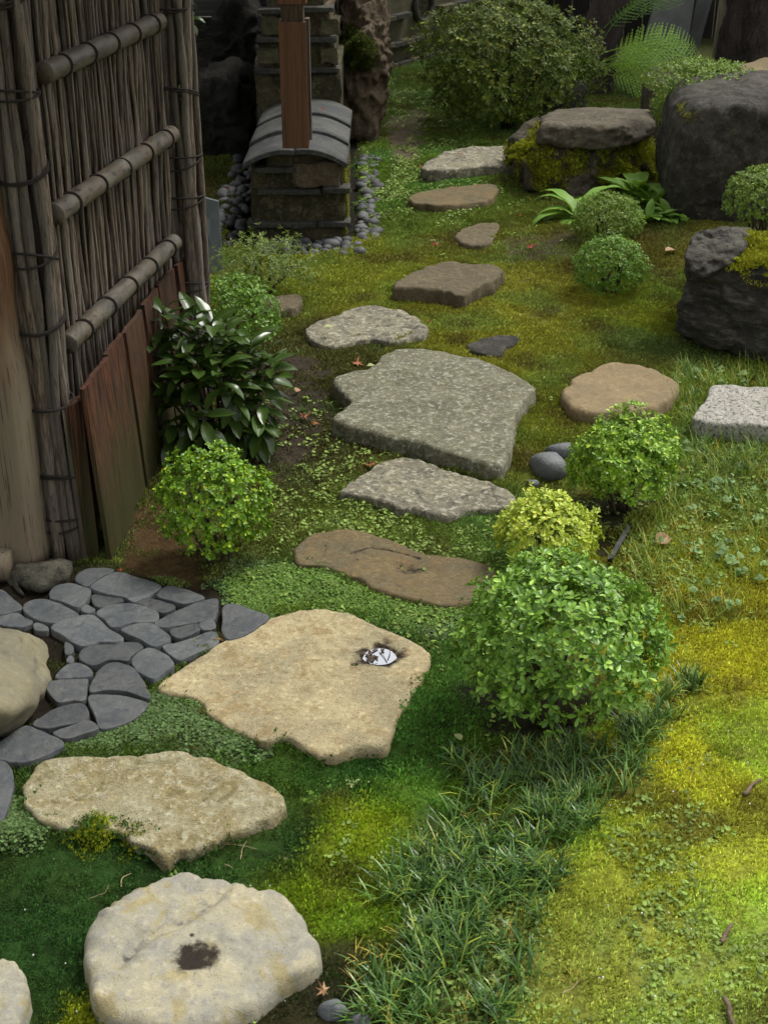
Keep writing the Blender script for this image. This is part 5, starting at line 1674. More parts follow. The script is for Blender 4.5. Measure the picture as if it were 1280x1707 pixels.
m_pale = mat_leaf('leaf_grey_green', (0.065, 0.110, 0.050), (0.140, 0.185, 0.095), (0.22, 0.24, 0.14), 0.5, 0.25)
m_gloss = mat_leaf('leaf_glossy_dark', (0.014, 0.034, 0.014), (0.034, 0.062, 0.022), (0.070, 0.085, 0.020), 0.32, 0.12, 0.5)
m_fern = mat_leaf('fern_green', (0.14, 0.27, 0.07), (0.22, 0.37, 0.11), None, 0.5, 0.35)
m_ferndk = mat_leaf('fern_dark', (0.035, 0.085, 0.022), (0.070, 0.135, 0.035), None, 0.5, 0.3)
m_strap = mat_leaf('strap_leaf_green', (0.075, 0.155, 0.045), (0.115, 0.215, 0.065), None, 0.5, 0.25, 0.3)

shrub('azalea_bush', 'largest fresh green azalea bush in front, leaves in star-shaped rosettes', 936, 1072, 0.30, (0.295, 0.29, 0.235), m_azalea, 1350, 0.031, 0.0145, (5, 7), seed=3, sprigs=170, bottom=-0.42, lump=0.13, stems=10)
shrub('azalea_bush', 'small yellow-green bush tucked behind the largest azalea bush', 908, 890, 0.14, (0.18, 0.18, 0.135), m_yellow, 480, 0.027, 0.013, (5, 7), seed=5, sprigs=80, bottom=-0.25, lump=0.16)
shrub('azalea_bush', 'lime green round bush between the tan stone and the grass', 1042, 766, 0.23, (0.195, 0.195, 0.175), m_lime, 820, 0.028, 0.013, (5, 7), seed=7, sprigs=90, bottom=-0.5, lump=0.17)
shrub('boxwood_bush', 'lime and yellow tipped round-leaved bush in front of the leaning boards', 356, 836, 0.25, (0.195, 0.195, 0.20), m_lime2, 900, 0.021, 0.015, (4, 7), 0.5, seed=9, sprigs=90, bottom=-0.6, lump=0.16, curl=0.1)
shrub('clipped_shrub', 'dense domed bush of tiny round leaves behind the glossy broadleaf plant', 392, 530, 0.22, (0.225, 0.22, 0.21), m_mid, 900, 0.020, 0.014, (4, 6), 0.5, seed=11, bottom=-0.4, lump=0.05)
shrub('airy_shrub', 'loose grey-green shrub with fine pale leaves by the pebble drain', 440, 447, 0.16, (0.27, 0.20, 0.17), m_pale, 900, 0.024, 0.007, (4, 6), 0.5, seed=13, bottom=-0.5, lump=0.25, inner=0.7, loose=0.35)
shrub('azalea_bush', 'big dark olive azalea bush before the boundary wall', 850, 104, 0.55, (0.66, 0.60, 0.54), m_olive, 3500, 0.046, 0.018, (5, 7), seed=15, bottom=-0.8, lump=0.18, inner=0.45, stems=14, loose=0.12)
shrub('clipped_shrub', 'upper of two small round bushes on the moss slope', 1011, 368, 0.17, (0.215, 0.20, 0.165), m_box, 1000, 0.020, 0.009, (4, 6), 0.5, seed=17, bottom=-0.4, lump=0.05)
shrub('clipped_shrub', 'lower, darker green of two small round bushes on the moss slope', 1016, 446, 0.17, (0.195, 0.18, 0.17), m_mid, 1000, 0.023, 0.009, (4, 6), 0.5, seed=19, bottom=-0.6, lump=0.07)
shrub('clipped_shrub', 'round clipped bush at the side edge above the mossy black boulder', 1275, 331, 0.45, (0.225, 0.21, 0.18), m_box, 1000, 0.021, 0.010, (4, 6), 0.5, seed=21, bottom=-0.5, lump=0.05, stems=8)
shrub('creeping_shrub', 'flat clipped shrub creeping over the top of the tall dark boulder', 1168, 135, 0.78, (0.37, 0.30, 0.13), m_box, 1100, 0.026, 0.012, (4, 6), 0.5, seed=23, bottom=-0.3, lump=0.12)
shrub('creeping_shrub', 'narrow olive shrub hanging down between mossy rock and tall dark boulder', 1110, 180, 0.50, (0.11, 0.12, 0.17), m_box, 300, 0.026, 0.013, (4, 6), 0.5, seed=25, bottom=-0.7, lump=0.15)

def big_leaf(L, W, bend=0.6, fold=0.25, n=8, wave=0.0, peak=0.45):
    s = np.linspace(0, 1, n)
    th = -bend * s
    dx, dz = np.cos(th), np.sin(th)
    x = np.r_[0, np.cumsum((dx[1:] + dx[:-1]) / 2)] * L / (n - 1)
    z = np.r_[0, np.cumsum((dz[1:] + dz[:-1]) / 2)] * L / (n - 1)
    w = W / 2 * np.sin(np.pi * s ** (math.log(0.5) / math.log(peak))) ** 0.8 + 0.0012 * (1 - s)
    V = []
    for i in range(n):
        wv = wave * math.sin(i * 2.1)
        for sy in (-1, -0.5, 0, 0.5, 1):
            V.append([x[i], sy * w[i], z[i] + abs(sy) * fold * w[i] + wv * abs(sy)])
    F = []
    for i in range(n - 1):
        for j in range(4):
            q = i * 5 + j
            F.append([q, q + 5, q + 6, q + 1])
    mb = MB()
    mb.add(V, F4=F)
    return mb.mesh('leaf')
def place_leaf(root, me, p, az, el, s, roll=0.0):
    o = link('leaf', me, None, root)
    o.matrix_basis = Matrix.Translation(Vector(p)) @ Matrix.Rotation(az, 4, 'Z') @ Matrix.Rotation(-el, 4, 'Y') @ Matrix.Rotation(roll, 4, 'X') @ Matrix.Scale(s, 4)
    return o
# glossy broadleaf plant by the boards
q = GG(372, 742)
bp = tag(empty('broadleaf_plant', tuple(q)), 'dark glossy long-leaved evergreen plant beside the leaning boards', 'plant')
LV = [big_leaf(0.140, 0.050, b, 0.3, 8, 0.002, 0.5) for b in (0.3, 0.7, 1.1, 0.5)]
for m in LV:
    m.materials.append(m_gloss)
g = np.random.default_rng(5)
tips = [(-.19, -.02, .62), (-.07, -.03, .60), (.04, -.02, .56), (.13, -.05, .50), (-.23, -.07, .50), (.02, -.12, .47), (-.10, -.14, .47), (.20, -.06, .40), (-.22, -.12, .36), (.06, -.18, .33), (-.10, -.2, .28), (.17, -.14, .27), (-.16, -.17, .19), (.04, -.2, .17), (.14, -.14, .13), (-.02, .02, .52)]
tips += [(a * .9 + g.uniform(-.05, .05), b + g.uniform(-.04, .05), c_ * g.uniform(.8, 1.0)) for a, b, c_ in tips[:16]] + [(a * .7 + g.uniform(-.06, .06), b + g.uniform(-.12, .08), c_ * g.uniform(.75, 1.0)) for a, b, c_ in tips[:12]]
for k, tp in enumerate(tips):
    tp = np.array(tp) * np.array([1.15, 1, 1.0])
    b = np.array([tp[0] * 0.25, tp[1] * 0.2, -0.02])
    tt = np.linspace(0, 1, 6)[:, None]
    mb = MB()
    mb.tube(b + (tp - b) * tt, np.linspace(0.007, 0.004, 6), 6)
    mb.build('stem', m_stem, bp)
    for j in range(int(g.integers(8, 12))):
        az = j * 2.4 + g.uniform(-.3, .3)
        el = (0.85 - 0.11 * j) * (0.4 + 0.9 * tp[2]) + g.uniform(-.25, .25) - (0.5 if tp[2] < .3 else 0)
        place_leaf(bp, LV[int(g.integers(4))], tp + np.array([0, 0, -0.012 * j]), az, el, g.uniform(0.75, 1.15), g.uniform(-.4, .4))
# leafy branch looking round the end of the fence
q = AtY(296, 190, 8.3)
bq = tag(empty('leafy_branch', (q[0], q[1], 0)), 'small dark leafy branch looking round the far end of the fence', 'branch')
me = big_leaf(0.085, 0.034, 0.9, 0.3, 6)
me.materials.append(m_gloss)
mb = MB()
mb.tube(np.array([[-0.12, 0.05, 0], [-.1, 0.03, .6], [-0.05, 0, q[2]], [0.05, -0.02, q[2] + 0.03], [0.10, -0.02, q[2] + 0.0]]), 0.006, 6)
mb.build('stem', m_stem, bq)
for k in range(15):
    f = random.random()
    place_leaf(bq, me, (-0.04 + 0.12 * f, random.uniform(-.03, .03), q[2] + random.uniform(-.12, .14)), random.uniform(-1.4, 1.2), random.uniform(-.8, .7), random.uniform(.8, 1.2), random.uniform(-.6, .6))
q2 = AtY(296, 12, 8.4)
for k in range(10):
    place_leaf(bq, me, (q2[0] - q[0] + random.uniform(-.02, .10), random.uniform(-.03, .03), q2[2] + random.uniform(-.1, .06)), random.uniform(-1.4, 1.2), random.uniform(-.8, .7), random.uniform(.8, 1.3), random.uniform(-.6, .6))
# strap-leaved plant and rosettes before the rocks
q = GG(962, 385)
hp = tag(empty('strap_leaf_plant', tuple(q)), 'plant with long wavy strap leaves under the mossy rock', 'plant')
HL = [big_leaf(0.42, 0.075, b, 0.25, 12, 0.006, 0.5) for b in (1.7, 2.1, 2.5)]
for m in HL:
    m.materials.append(m_strap)
for az, el, s_ in ((2.9, 1.0, 1.0), (2.6, 1.25, 1.0), (3.3, 0.75, 1.0), (3.6, 0.45, .8), (2.2, 1.1, 1.1), (1.7, 1.2, .9), (4.0, .4, .8), (1.2, 1.2, 1.0), (3.0, 0.5, 0.8), (0.6, 1.3, 1.0)):
    place_leaf(hp, random.choice(HL), (random.uniform(-.02, .02), 0.05 + random.uniform(-.02, .02), 0.0), az, el, s_)
q = GG(1085, 388)
RL_ = [big_leaf(0.21, 0.062, b, 0.3, 8, 0.002, 0.55) for b in (0.8, 1.2, 1.5)]
for m in RL_:
    m.materials.append(m_strap)
for k, (a, b, n_, s_, lb) in enumerate(((1062, 352, 16, 1.5, 'tall leafy rosette plant behind the small round bushes'), (1078, 392, 14, 1.0, 'broad-leaved rosette right of the upper small round bush'), (1112, 388, 14, 0.95, 'broad-leaved rosette in the middle before the tall dark boulder'), (1145, 384, 12, 0.85, 'smallest leaf rosette nearest the mossy black boulder'), (1085, 365, 14, 1.2, 'leafy rosette behind the others at the rock foot'))):
    q = GG(a, b)
    rp = tag(empty('rosette_plant', tuple(q)), lb, 'plant', 'leaf rosettes before the dark boulder')
    for j in range(n_):
        place_leaf(rp, random.choice(RL_), (random.uniform(-.015, .015), random.uniform(-.015, .015), 0.0), j * 2.4, random.uniform(0.5, 1.3), s_ * random.uniform(.8, 1.1))

# ferns
def frond(L, W, npair=16, bend=0.9, seed=0, lobes=5):
    g = np.random.default_rng(seed)
    n = 14
    s = np.linspace(0, 1, n)
    th = -bend * s
    x = np.r_[0, np.cumsum(np.cos(th[1:]))] * L / (n - 1)
    z = np.r_[0, np.cumsum(np.sin(th[1:]))] * L / (n - 1)
    mb = MB()
    mb.tube(np.stack([x, 0 * x, z], 1), np.linspace(0.003, 0.001, n), 4, False)
    for k in range(npair):
        f = 0.16 + 0.82 * k / npair
        px_, pz = np.interp(f, s, x), np.interp(f, s, z)
        t_ = np.interp(f, s, th)
        ln = W * math.sin(math.pi * min(1, (f - 0.08) * 1.02)) ** 0.7 * (1.15 - 0.45 * f)
        for sd in (-1, 1):
            a = sd * (1.15 - 0.35 * f) + g.uniform(-.05, .05)
            dirv = np.array([math.cos(a) * math.cos(t_), math.sin(a), math.cos(a) * math.sin(t_) - 0.18])
            tn = np.array([math.cos(t_), 0, math.sin(t_)])
            wd_ = ln * 0.095
            for j in range(lobes):
                u0, u1 = j / lobes, (j + 1) / lobes
                ww = wd_ * (1 - 0.75 * u0)
                p0 = np.array([px_, 0, pz]) + dirv * ln * u0
                p1 = np.array([px_, 0, pz]) + dirv * ln * u1
                mb.add(np.array([p0, p0 + tn * ww + dirv * ln * .12, p1, p0 - tn * ww + dirv * ln * .12]), F3=[[0, 1, 2], [0, 2, 3]])
    return mb.mesh('frond', False)
FR = [frond(0.62, 0.17, 19, b, k, 6) for k, b in enumerate((0.9, 1.2, 1.5))]
FRD = [m.copy() for m in FR]
for m in FR:
    m.materials.append(m_fern)
for m in FRD:
    m.materials.append(m_ferndk)
qf = G(998, 160)
fern = tag(empty('fern', tuple(qf)), 'bright green fern spreading wide feathery fronds behind the mossy rock', 'fern')
def set_frond(o, d, n, s_, p=(0, 0, 0)):
    d = Vector(d).normalized()
    n = Vector(n)
    y = n.cross(d).normalized()
    z = d.cross(y)
    o.matrix_basis = Matrix.Translation(Vector(p)) @ Matrix((d, y, z)).transposed().to_4x4() @ Matrix.Scale(s_, 4)
for d, n, s_, dark, hh in (((1, -.15, .42), (-.3, -.75, .65), 1.75, 0, .30), ((1, -.3, .20), (-.2, -.75, .7), 1.6, 0, .28), ((.9, -.1, .62), (-.4, -.75, .55), 1.5, 0, .30), ((1, .1, .32), (-.2, -.8, .6), 1.8, 0, .38), ((.7, -.4, .30), (-.2, -.75, .6), 1.2, 0, .25), ((-.8, -.3, .45), (.4, -.7, .6), 1.1, 0, .2), ((-.3, -.4, .6), (.2, -.8, .5), .8, 0, .2),
                     ((.95, -.5, .05), (-.1, -.7, .7), 1.2, 0, .2), ((.3, -.5, .45), (-.1, -.8, .6), .9, 0, .2), ((.5, .1, .9), (-.5, -.8, .3), 1.5, 1, .5), ((.8, .2, .8), (-.5, -.7, .4), 1.6, 1, .6), ((-.5, .1, .7), (.3, -.8, .4), 1.1, 1, .2), ((.9, -.3, .0), (-.1, -.7, .8), 1.0, 1, .12), ((-.6, -.5, .15), (.1, -.6, .9), .8, 1, .1)):
    set_frond(link('frond', random.choice(FRD if dark else FR), None, fern), d, n, s_, (0, 0, hh))
qf = G(975, 178)
fern = tag(empty('fern', tuple(qf)), 'small fern with one pale frond pointing at the olive azalea bush', 'fern')
for d, n, s_ in (((-1, -.2, .25), (0.1, -.65, .75), .85), ((-.9, -.5, .1), (.1, -.6, .8), .6), ((-.5, .2, .6), (.3, -.8, .6), .7)):
    set_frond(link('frond', FR[0], None, fern), d, n, s_, (0, 0, .28))
mb = MB()
mb.tube(np.array([[0, 0, -.05], [0.01, 0, .15], [0, 0, .29]]), .005, 5)
mb.build('stem', m_stem, fern)
# little fern under the lime-yellow bush
qf = GG(395, 890)
fern = tag(empty('fern', tuple(qf)), 'little fern frond hanging out under the lime and yellow tipped bush', 'fern')
def pinnate(L, n, w):
    mb = MB()
    x = np.linspace(0, L, 9)
    mb.tube(np.stack([x, 0 * x, -0.35 * x * x / L], 1), 0.0015, 4, False)
    for k in range(n):
        f = 0.12 + 0.85 * k / n
        l = w * math.sin(math.pi * (0.15 + 0.8 * f)) ** 0.6
        for sd in (-1, 1):
            V, F = leaf_tpl(l, l * 0.42, 0.5, 0.1, 0.2)
            mb.add(V @ rotz(sd * 1.15).T + np.array([f * L, 0, -0.35 * f * f * L]), F3=F)
    V, F = leaf_tpl(w * .6, w * .25)
    mb.add(V + np.array([L, 0, -.35 * L]), F3=F)
    return mb.mesh('frond', False)
pf = pinnate(0.22, 10, 0.05)
pf.materials.append(m_lime)
for az, el, s_, zz in ((-2.2, 0.35, 1.0, .10), (-1.3, 0.3, .75, .09), (-0.6, .3, .6, .10)):
    o = link('frond', pf, None, fern)
    o.matrix_basis = Matrix.Translation((0, 0, zz)) @ Matrix.Rotation(az, 4, 'Z') @ Matrix.Rotation(-el, 4, 'Y') @ Matrix.Scale(s_, 4)
mb = MB()
mb.tube(np.array([[0, 0, -0.01], [0.003, 0, .05], [0, 0, .105]]), 0.003, 5)
mb.build('stem', m_stem, fern)

# ------------------------------------------------------------------ grasses
def blades(spots, L, w, nb, mats_unused=None, seed=0, bend=(0.5, 1.3), spread=0.02, tilt=(0.05, 0.8)):
    g = np.random.default_rng(seed)
    Vs = []
    for (x, y, s_) in spots:
        z0 = gz(x, y) if True else 0
        n = int(nb * g.uniform(.7, 1.3))
        az = g.uniform(0, 6.28, n)
        tl = g.uniform(*tilt, n)
        bd = g.uniform(*bend, n)
        l = L * s_ * g.uniform(.55, 1.1, n)
        b = np.stack([x + spread * s_ * g.normal(size=n) * .6, y + spread * s_ * g.normal(size=n) * .6, np.full(n, z0 - .004)], 1)
        d = np.stack([np.cos(az), np.sin(az)], 1)
        sd = np.stack([-np.sin(az), np.cos(az), 0 * az], 1) * (w * g.uniform(.7, 1.3, n))[:, None]
        p = b.copy()
        rows = []
        for k in range(5):
            f = k / 4
            wk = (1 - f ** 2.2) * (0.6 + .4 * min(1, f * 3))
            rows.append(p - sd * wk / 2)
            rows.append(p + sd * wk / 2)
            a = tl + bd * f
            p = p + np.concatenate([d * np.sin(a)[:, None], np.cos(a)[:, None]], 1) * (l / 4)[:, None]
        Vs.append(np.stack(rows, 1).reshape(-1, 3))
    V = np.vstack(Vs)
    m = len(V) // 10
    k = np.arange(m)[:, None] * 10
    F = np.vstack([k + np.array([[2 * i, 2 * i + 1, 2 * i + 3, 2 * i + 2]]) for i in range(4)])
    return V, F
def poly_spots(poly, n, g, s=(.7, 1.2), pad=0.0):
    lo, hi = poly[:, :2].min(0), poly[:, :2].max(0)
    x = g.uniform(lo[0], hi[0], n * 3)
    y = g.uniform(lo[1], hi[1], n * 3)
    k = sdist(poly, x, y) + 0.09 * fbm(P3(x, y), 7, 3, seed=2) > pad
    x, y = x[k][:n], y[k][:n]
    return [(a, b, g.uniform(*s)) for a, b in zip(x, y)]
m_mondo = mat_leaf('mondo_grass_blade', (0.018, 0.052, 0.022), (0.070, 0.138, 0.060), (0.19, 0.23, 0.065), 0.35, 0.15, 0.4, 0.8)
m_grass = mat_leaf('meadow_grass_blade', (0.060, 0.115, 0.030), (0.145, 0.205, 0.060), (0.34, 0.29, 0.10), 0.5, 0.25, 0.3, 0.8)
m_straw = mat_leaf('dry_grass_blade', (0.26, 0.19, 0.075), (0.38, 0.29, 0.12), (0.24, 0.10, 0.04), 0.6, 0.25, 0.2, 0.8)
g = np.random.default_rng(12)
sp_ = poly_spots(Z_MONDO, 270, g, (.7, 1.4))
V, F = blades(sp_, 0.090, 0.0054, 22, seed=3, spread=.024, bend=(.5, 1.5))
tag(link('mondo_grass', mesh_from('mondo_grass', V, F), m_mondo), 'strip of dark green mondo grass below the largest azalea bush', 'grass', kind='stuff')
Z_TUFTS = [Gs([(1135, 625), (1165, 615), (1165, 690), (1130, 700)]), Gs([(1150, 715), (1300, 720), (1300, 790), (1150, 800)])]
sp_ = poly_spots(Z_TUFTS[0], 12, g, (.6, .9)) + poly_spots(Z_TUFTS[1], 60, g, (.5, .8)) + [(*G(a, b)[:2], s_) for a, b, s_ in ((700, 350, .8), (640, 270, .9), (655, 300, .8), (648, 140, 1.0), (660, 128, 1.1), (740, 150, 1.0), (725, 352, .8), (690, 352, .7), (560, 420, .5), (500, 590, .4), (505, 690, .5), (490, 700, .4), (340, 1090, .35), (352, 1085, .3))]
V, F = blades(sp_, 0.10, 0.0034, 20, seed=5)
tag(link('mondo_grass', mesh_from('mondo_grass', V, F), m_mondo), 'scattered dark mondo grass tufts round the granite slab and up the path', 'grass', kind='stuff')
sp_ = poly_spots(Z_MIXED, 400, g, (.6, 1.25))
V, F = blades(sp_, 0.13, 0.0028, 9, seed=6, spread=.03, bend=(.3, 1.1))
tag(link('meadow_grass', mesh_from('meadow_grass', V, F), m_grass), 'thin light green meadow grass on the side beyond the lime bush', 'grass', kind='stuff')
sp_ = [(*G(a, b)[:2], s_) for a, b, s_ in ((1140, 880, 1.0), (1150, 890, .9), (1160, 920, .9), (1190, 750, .8), (1240, 850, .9), (1010, 1245, .8), (935, 1285, .7), (720, 1420, .8), (700, 1450, .6), (660, 1560, .7), (640, 1590, .8), (1130, 1000, .8), (1180, 640, .6), (1210, 620, .6), (885, 345, .6), (1015, 1310, .5), (590, 1640, .6), (1100, 1070, .7), (950, 1640, .5), (600, 1600, .7))] + poly_spots(Z_MIXED, 40, g, (.5, .8)) + poly_spots(Z_MONDO, 34, g, (.5, .9))
V, F = blades(sp_, 0.10, 0.0026, 8, seed=8, spread=.03, bend=(.3, 1.4), tilt=(.3, 1.2))
tag(link('dry_grass', mesh_from('dry_grass', V, F), m_straw), 'dry straw-coloured blades mixed into the grasses', 'grass', kind='stuff')
# broad clover-like leaves in the grass
sp2 = poly_spots(Z_MIXED, 150, g)
xs = np.array([a[0] for a in sp2])
ys = np.array([a[1] for a in sp2])
k = fbm(P3(xs, ys), 3, 2, seed=44) > -0.05
xs, ys = xs[k], ys[k]
o = scatter('pennywort', discs(5, 0.03, 0.04, 0.013, 9, 9), np.stack([xs, ys, gh(xs, ys)], 1), gnormal_euler(xs, ys), rng.uniform(.7, 1.3, len(xs)), np.array([0.18, 0.28, 0.11]) * rng.uniform(.7, 1.3, len(xs))[:, None],
            'pale round pennywort leaves among the meadow grass', 'ground cover')
bpy.data.objects['pennywort_sprig'].data.materials.append(m_cover)

# moss, gathered from ground and rocks
moss = scatter('moss', spikes(52, 0.034, 0.013, 0.0026, 0.9, 3), np.vstack(MOSS_POS), np.vstack(MOSS_EUL), np.concatenate(MOSS_SCL), np.vstack(MOSS_COL), 'carpet of yellow-green to dark moss over ground and rocks', 'moss')
bpy.data.objects['moss_sprig'].data.materials.append(m_moss)

# ------------------------------------------------------------------ trees, boards and stake at the top
m_crown = mat_leaf('tree_leaf', (0.03, 0.06, 0.015), (0.07, 0.12, 0.03), None, 0.5, 0.3)
def tree(name, label, path, rad, mat, seed, amp, flutes, crown_c, crown_r, n):
    path = np.asarray(path, float)
    b = path[0].copy()
    b[2] = 0
    root = tag(empty(name, tuple(b)), label, 'tree')
    link('trunk', trunk(path - b, rad, mat, seed, amp, flutes=flutes), None, root)
    g = np.random.default_rng(seed)
    pr = [rosette(6, 0.10, 0.05, seed=seed + k) for k in range(4)]
    U = g.normal(size=(n, 3))
    U /= np.linalg.norm(U, axis=1)[:, None]
    cl = np.array(crown_c) - b + g.normal(size=(26, 3)) * np.array(crown_r) * .55
    pos = cl[g.integers(0, 26, n)] + U * (np.array(crown_r) * 0.33) * g.uniform(.3, 1, n)[:, None]
    V, F = batch(pr, g.integers(0, 4, n), pos, frames(U, g, .5), g.uniform(.8, 1.5, n))
    o = link('crown', mesh_from('crown', V, F, False), m_crown, root)
    o['kind'] = 'stuff'
    for k in range(6):
        mb = MB()
        mb.tube(np.array([path[-1] - b - np.array([0, 0, .3]), (path[-1] - b + cl[k]) / 2 + g.normal(size=3) * .1, cl[k]]), np.array([.08, .05, .02]), 7)
        mb.build('limb', mat, root)
    return root
YT = 13.6
tree('tree', 'smooth purplish trunk leaning behind the fern', [G(985, 150), AtY(992, 90, YT), AtY(1008, 40, YT), AtY(1022, -5, YT), AtY(1060, -150, YT), AtY(1090, -260, YT)], [0.22, 0.2, 0.19, 0.185, 0.17, 0.12], m_bark2, 4, 0.012, 0, (2.9, 14.2, 4.6), (2.0, 1.6, 1.0), 1500)
tb = G(1262, 118)
tree('tree', 'thick rough-barked trunk at the top corner', [tb + np.array([0, 0, -.1]), AtY(1260, 60, tb[1]), AtY(1268, 0, tb[1]), AtY(1272, -120, tb[1]), AtY(1275, -300, tb[1])], [0.44, 0.38, 0.36, 0.33, 0.22], m_bark, 9, 0.07, 1, (4.3, 14.2, 4.8), (2.0, 1.6, 1.1), 1500)
mb = MB()
ub = G(1191, 118)
prism(mb, np.array([[-.045, -.03, -.05], [.045, -.03, -.05], [.045, .03, -.05], [-.045, .03, -.05]]), np.array([[-.045 + .05, -.03, 1.9], [.045 + .05, -.03, 1.9], [.045 + .05, .03, 1.9], [-.045 + .05, .03, 1.9]]))
m_stake = mat_wood('pale_stake', (0.20, 0.18, 0.125), (0.28, 0.25, 0.18), (0.13, 0.14, 0.06), (50, 50, 2), 0.4, 0.8)
o = link('stake', mb.mesh('stake', False), m_stake, loc=tuple(ub))
tag(o, 'pale squared wooden stake before the rough-barked trunk', 'stake')
m_board = mat_plain('grey_board', (0.095, 0.10, 0.10), (0.125, 0.13, 0.128), 8, 0.6)
for (b0, b1, t0, t1, lb) in (((1060, 112), (1132, 110), (1098, -20), (1160, -20), 'broad grey board leaning behind the fern'), ((1138, 110), (1152, 112), (1166, -20), (1192, -20), 'narrow grey board leaning next to the broad one')):
    q0, q1 = G(*b0), G(*b1)
    q1[1] = q0[1] - 0.15
    q1[2] = 0
    u0, u1 = AtY(t0[0], t0[1], q0[1] + .25), AtY(t1[0], t1[1], q1[1] + .25)
    mb = MB()
    dn = np.array([0, .04, 0])
    prism(mb, np.array([q0, q1, q1 + dn, q0 + dn]) - q0, np.array([u0, u1, u1 + dn, u0 + dn]) - q0)
    o = link('leaning_board', mb.mesh('leaning_board', False), m_board, loc=tuple(q0))
    tag(o, lb, 'board', 'grey leaning boards')
# added board backdrop, coloured black to stand in for deep shade at the back
m_backdrop = mat_wood('backdrop_black', (0.010, 0.009, 0.008), (0.020, 0.017, 0.015), None, (40, 40, 2), 0.4, 0.85)
bf = tag(empty('board_backdrop', (4.0, 16.6, 0)), 'added black board backdrop standing in for the deep shade at the back', 'fence')
for k in range(34):
    mb = MB()
    mb.box((-2.6 + k * 0.2, 0.006 * (k % 2), 1.1), (0.192, 0.02, 2.3))
    mb.build('board', m_backdrop, bf, smooth=False)

# ------------------------------------------------------------------ fallen leaves, twigs, edging tile, bits
def maple(s, seed):
    g = np.random.default_rng(seed)
    V = [[0, 0, 0.15 * s]]
    angs = np.linspace(-2.3, 2.3, 7)
    for i, a in enumerate(angs):
        l = s * (1.0 - 0.10 * abs(a) ** 1.5 * .5)
        l *= g.uniform(.7, 1.1)
        a = a + g.uniform(-.15, .15)
        V.append([l * math.cos(a), l * math.sin(a), s * g.uniform(0, .75)])
        if i < 6:
            b = (a + angs[i + 1]) / 2
            V.append([.32 * s * math.cos(b), .32 * s * math.sin(b), .12 * s])
    V.append([-0.15 * s, 0, 0.05 * s])
    n = len(V)
    F = [[0, k, k + 1] for k in range(1, n - 1)] + [[0, n - 1, 1]]
    return mesh_from('maple_leaf', V, np.array(F), False)
m_red_l = mat_leaf('maple_red', (0.30, 0.030, 0.018), (0.42, 0.07, 0.03), None, 0.6, 0.15, gain=np.array([0.75, 0.75, 0.75]))
m_orange = mat_leaf('leaf_orange', (0.40, 0.13, 0.04), (0.40, 0.15, 0.055), None, 0.6, 0.12, gain=np.array([0.75, 0.75, 0.75]))
m_tanleaf = mat_leaf('leaf_tan', (0.36, 0.20, 0.09), (0.40, 0.24, 0.12), None, 0.6, 0.1, gain=np.array([0.75, 0.75, 0.75]))
m_greenl = mat_leaf('leaf_pale_green', (0.36, 0.42, 0.14), (0.42, 0.46, 0.18), None, 0.5, 0.15, gain=np.array([0.75, 0.75, 0.75]))
for px_, py_, s_, mt, lb, zo in (
    (535, 183, .035, m_red_l, 'red maple leaf lying on the curved cap tiles', None), (594, 606, .045, m_orange, 'orange-red maple leaf at the upper corner of the largest slab', 0),
    (508, 696, .04, m_orange, 'orange maple leaf on bare soil by the glossy plant', 0), (524, 707, .028, m_orange, 'smaller orange leaf fragment next to the orange maple leaf', 0), (713, 538, .035, m_red_l, 'dark red maple leaf behind the stone with the yellow leaf', 0),
    (724, 409, .042, m_red_l, 'red maple leaf on the moss below the smallest stepping stone', 0), (886, 412, .05, m_red_l, 'largest red maple leaf beside the small bushes', 0), (864, 361, .042, m_red_l, 'red maple leaf at the foot of the mossy rock', 0),
    (712, 284, .04, m_orange, 'orange maple leaf at the end of the topmost stone', 0.0), (700, 278, .03, m_red_l, 'red leaf just off the topmost stepping stone', 0), (766, 258, .035, m_red_l, 'red maple leaf lying on the topmost stepping stone', .115), (620, 777, .04, m_orange, 'orange leaf leaning on the pale lichened stone', .02),
    (375, 1066, .035, m_orange, 'orange leaf caught between slate paving and cream stone', .0), (540, 1652, .028, m_tanleaf, 'tan curled leaf in the grass beside the smooth rounded stone', .02), (640, 158, .04, m_red_l, 'red leaf by the rugged brown rock', 0), (200, 951, .02, m_red_l, 'dark red leaf scrap on the red soil by the paving', 0),
    (635, 212, .035, m_red_l, 'red leaf on the bare path near the wall', 0), (380, 318, .04, m_red_l, 'red leaf in the shade left of the pebbles', 0)):
    q = GG(px_, py_) if zo is not None else None
    if zo is None:
        q = G(px_, py_, ztop + 0.085)
    else:
        q = G(px_, py_, gz(*G(px_, py_)[:2]) + (zo or 0.012))
    o = link('maple_leaf', maple(s_, int(px_)), mt, loc=tuple(q), rot=(random.uniform(-.3, .3), random.uniform(-.3, .3), random.uniform(0, 6.28)))
    tag(o, lb, 'fallen leaf', 'fallen maple leaves')
def oval_leaf(px_, py_, zo, L, W, mt, lb, rz, rx=0.1):
    me = big_leaf(L, W, .5, .35, 6)
    q = G(px_, py_, gz(*G(px_, py_)[:2]) + zo)
    o = link('oval_leaf', me, mt, loc=tuple(q), rot=(rx, -.2, rz))
    tag(o, lb, 'fallen leaf', 'fallen oval leaves')
oval_leaf(540, 546, .088, .055, .034, m_greenl, 'yellow-green oval leaf lying on the mottled pale stone', .4)
oval_leaf(1090, 902, .03, .075, .055, m_tanleaf, 'curled tan leaf in the grass beside the lime bush', .2, .5)
oval_leaf(612, 610, .02, .04, .028, m_greenl, 'cream oval leaf by the orange-red maple leaf', .2)
oval_leaf(1108, 418, .02, .07, .05, m_tanleaf, 'pinkish tan leaf below the leaf rosettes', .3)
oval_leaf(493, 653, .02, .045, .03, m_tanleaf, 'small tan leaf on the soil right of the glossy plant', 1.2, .4)
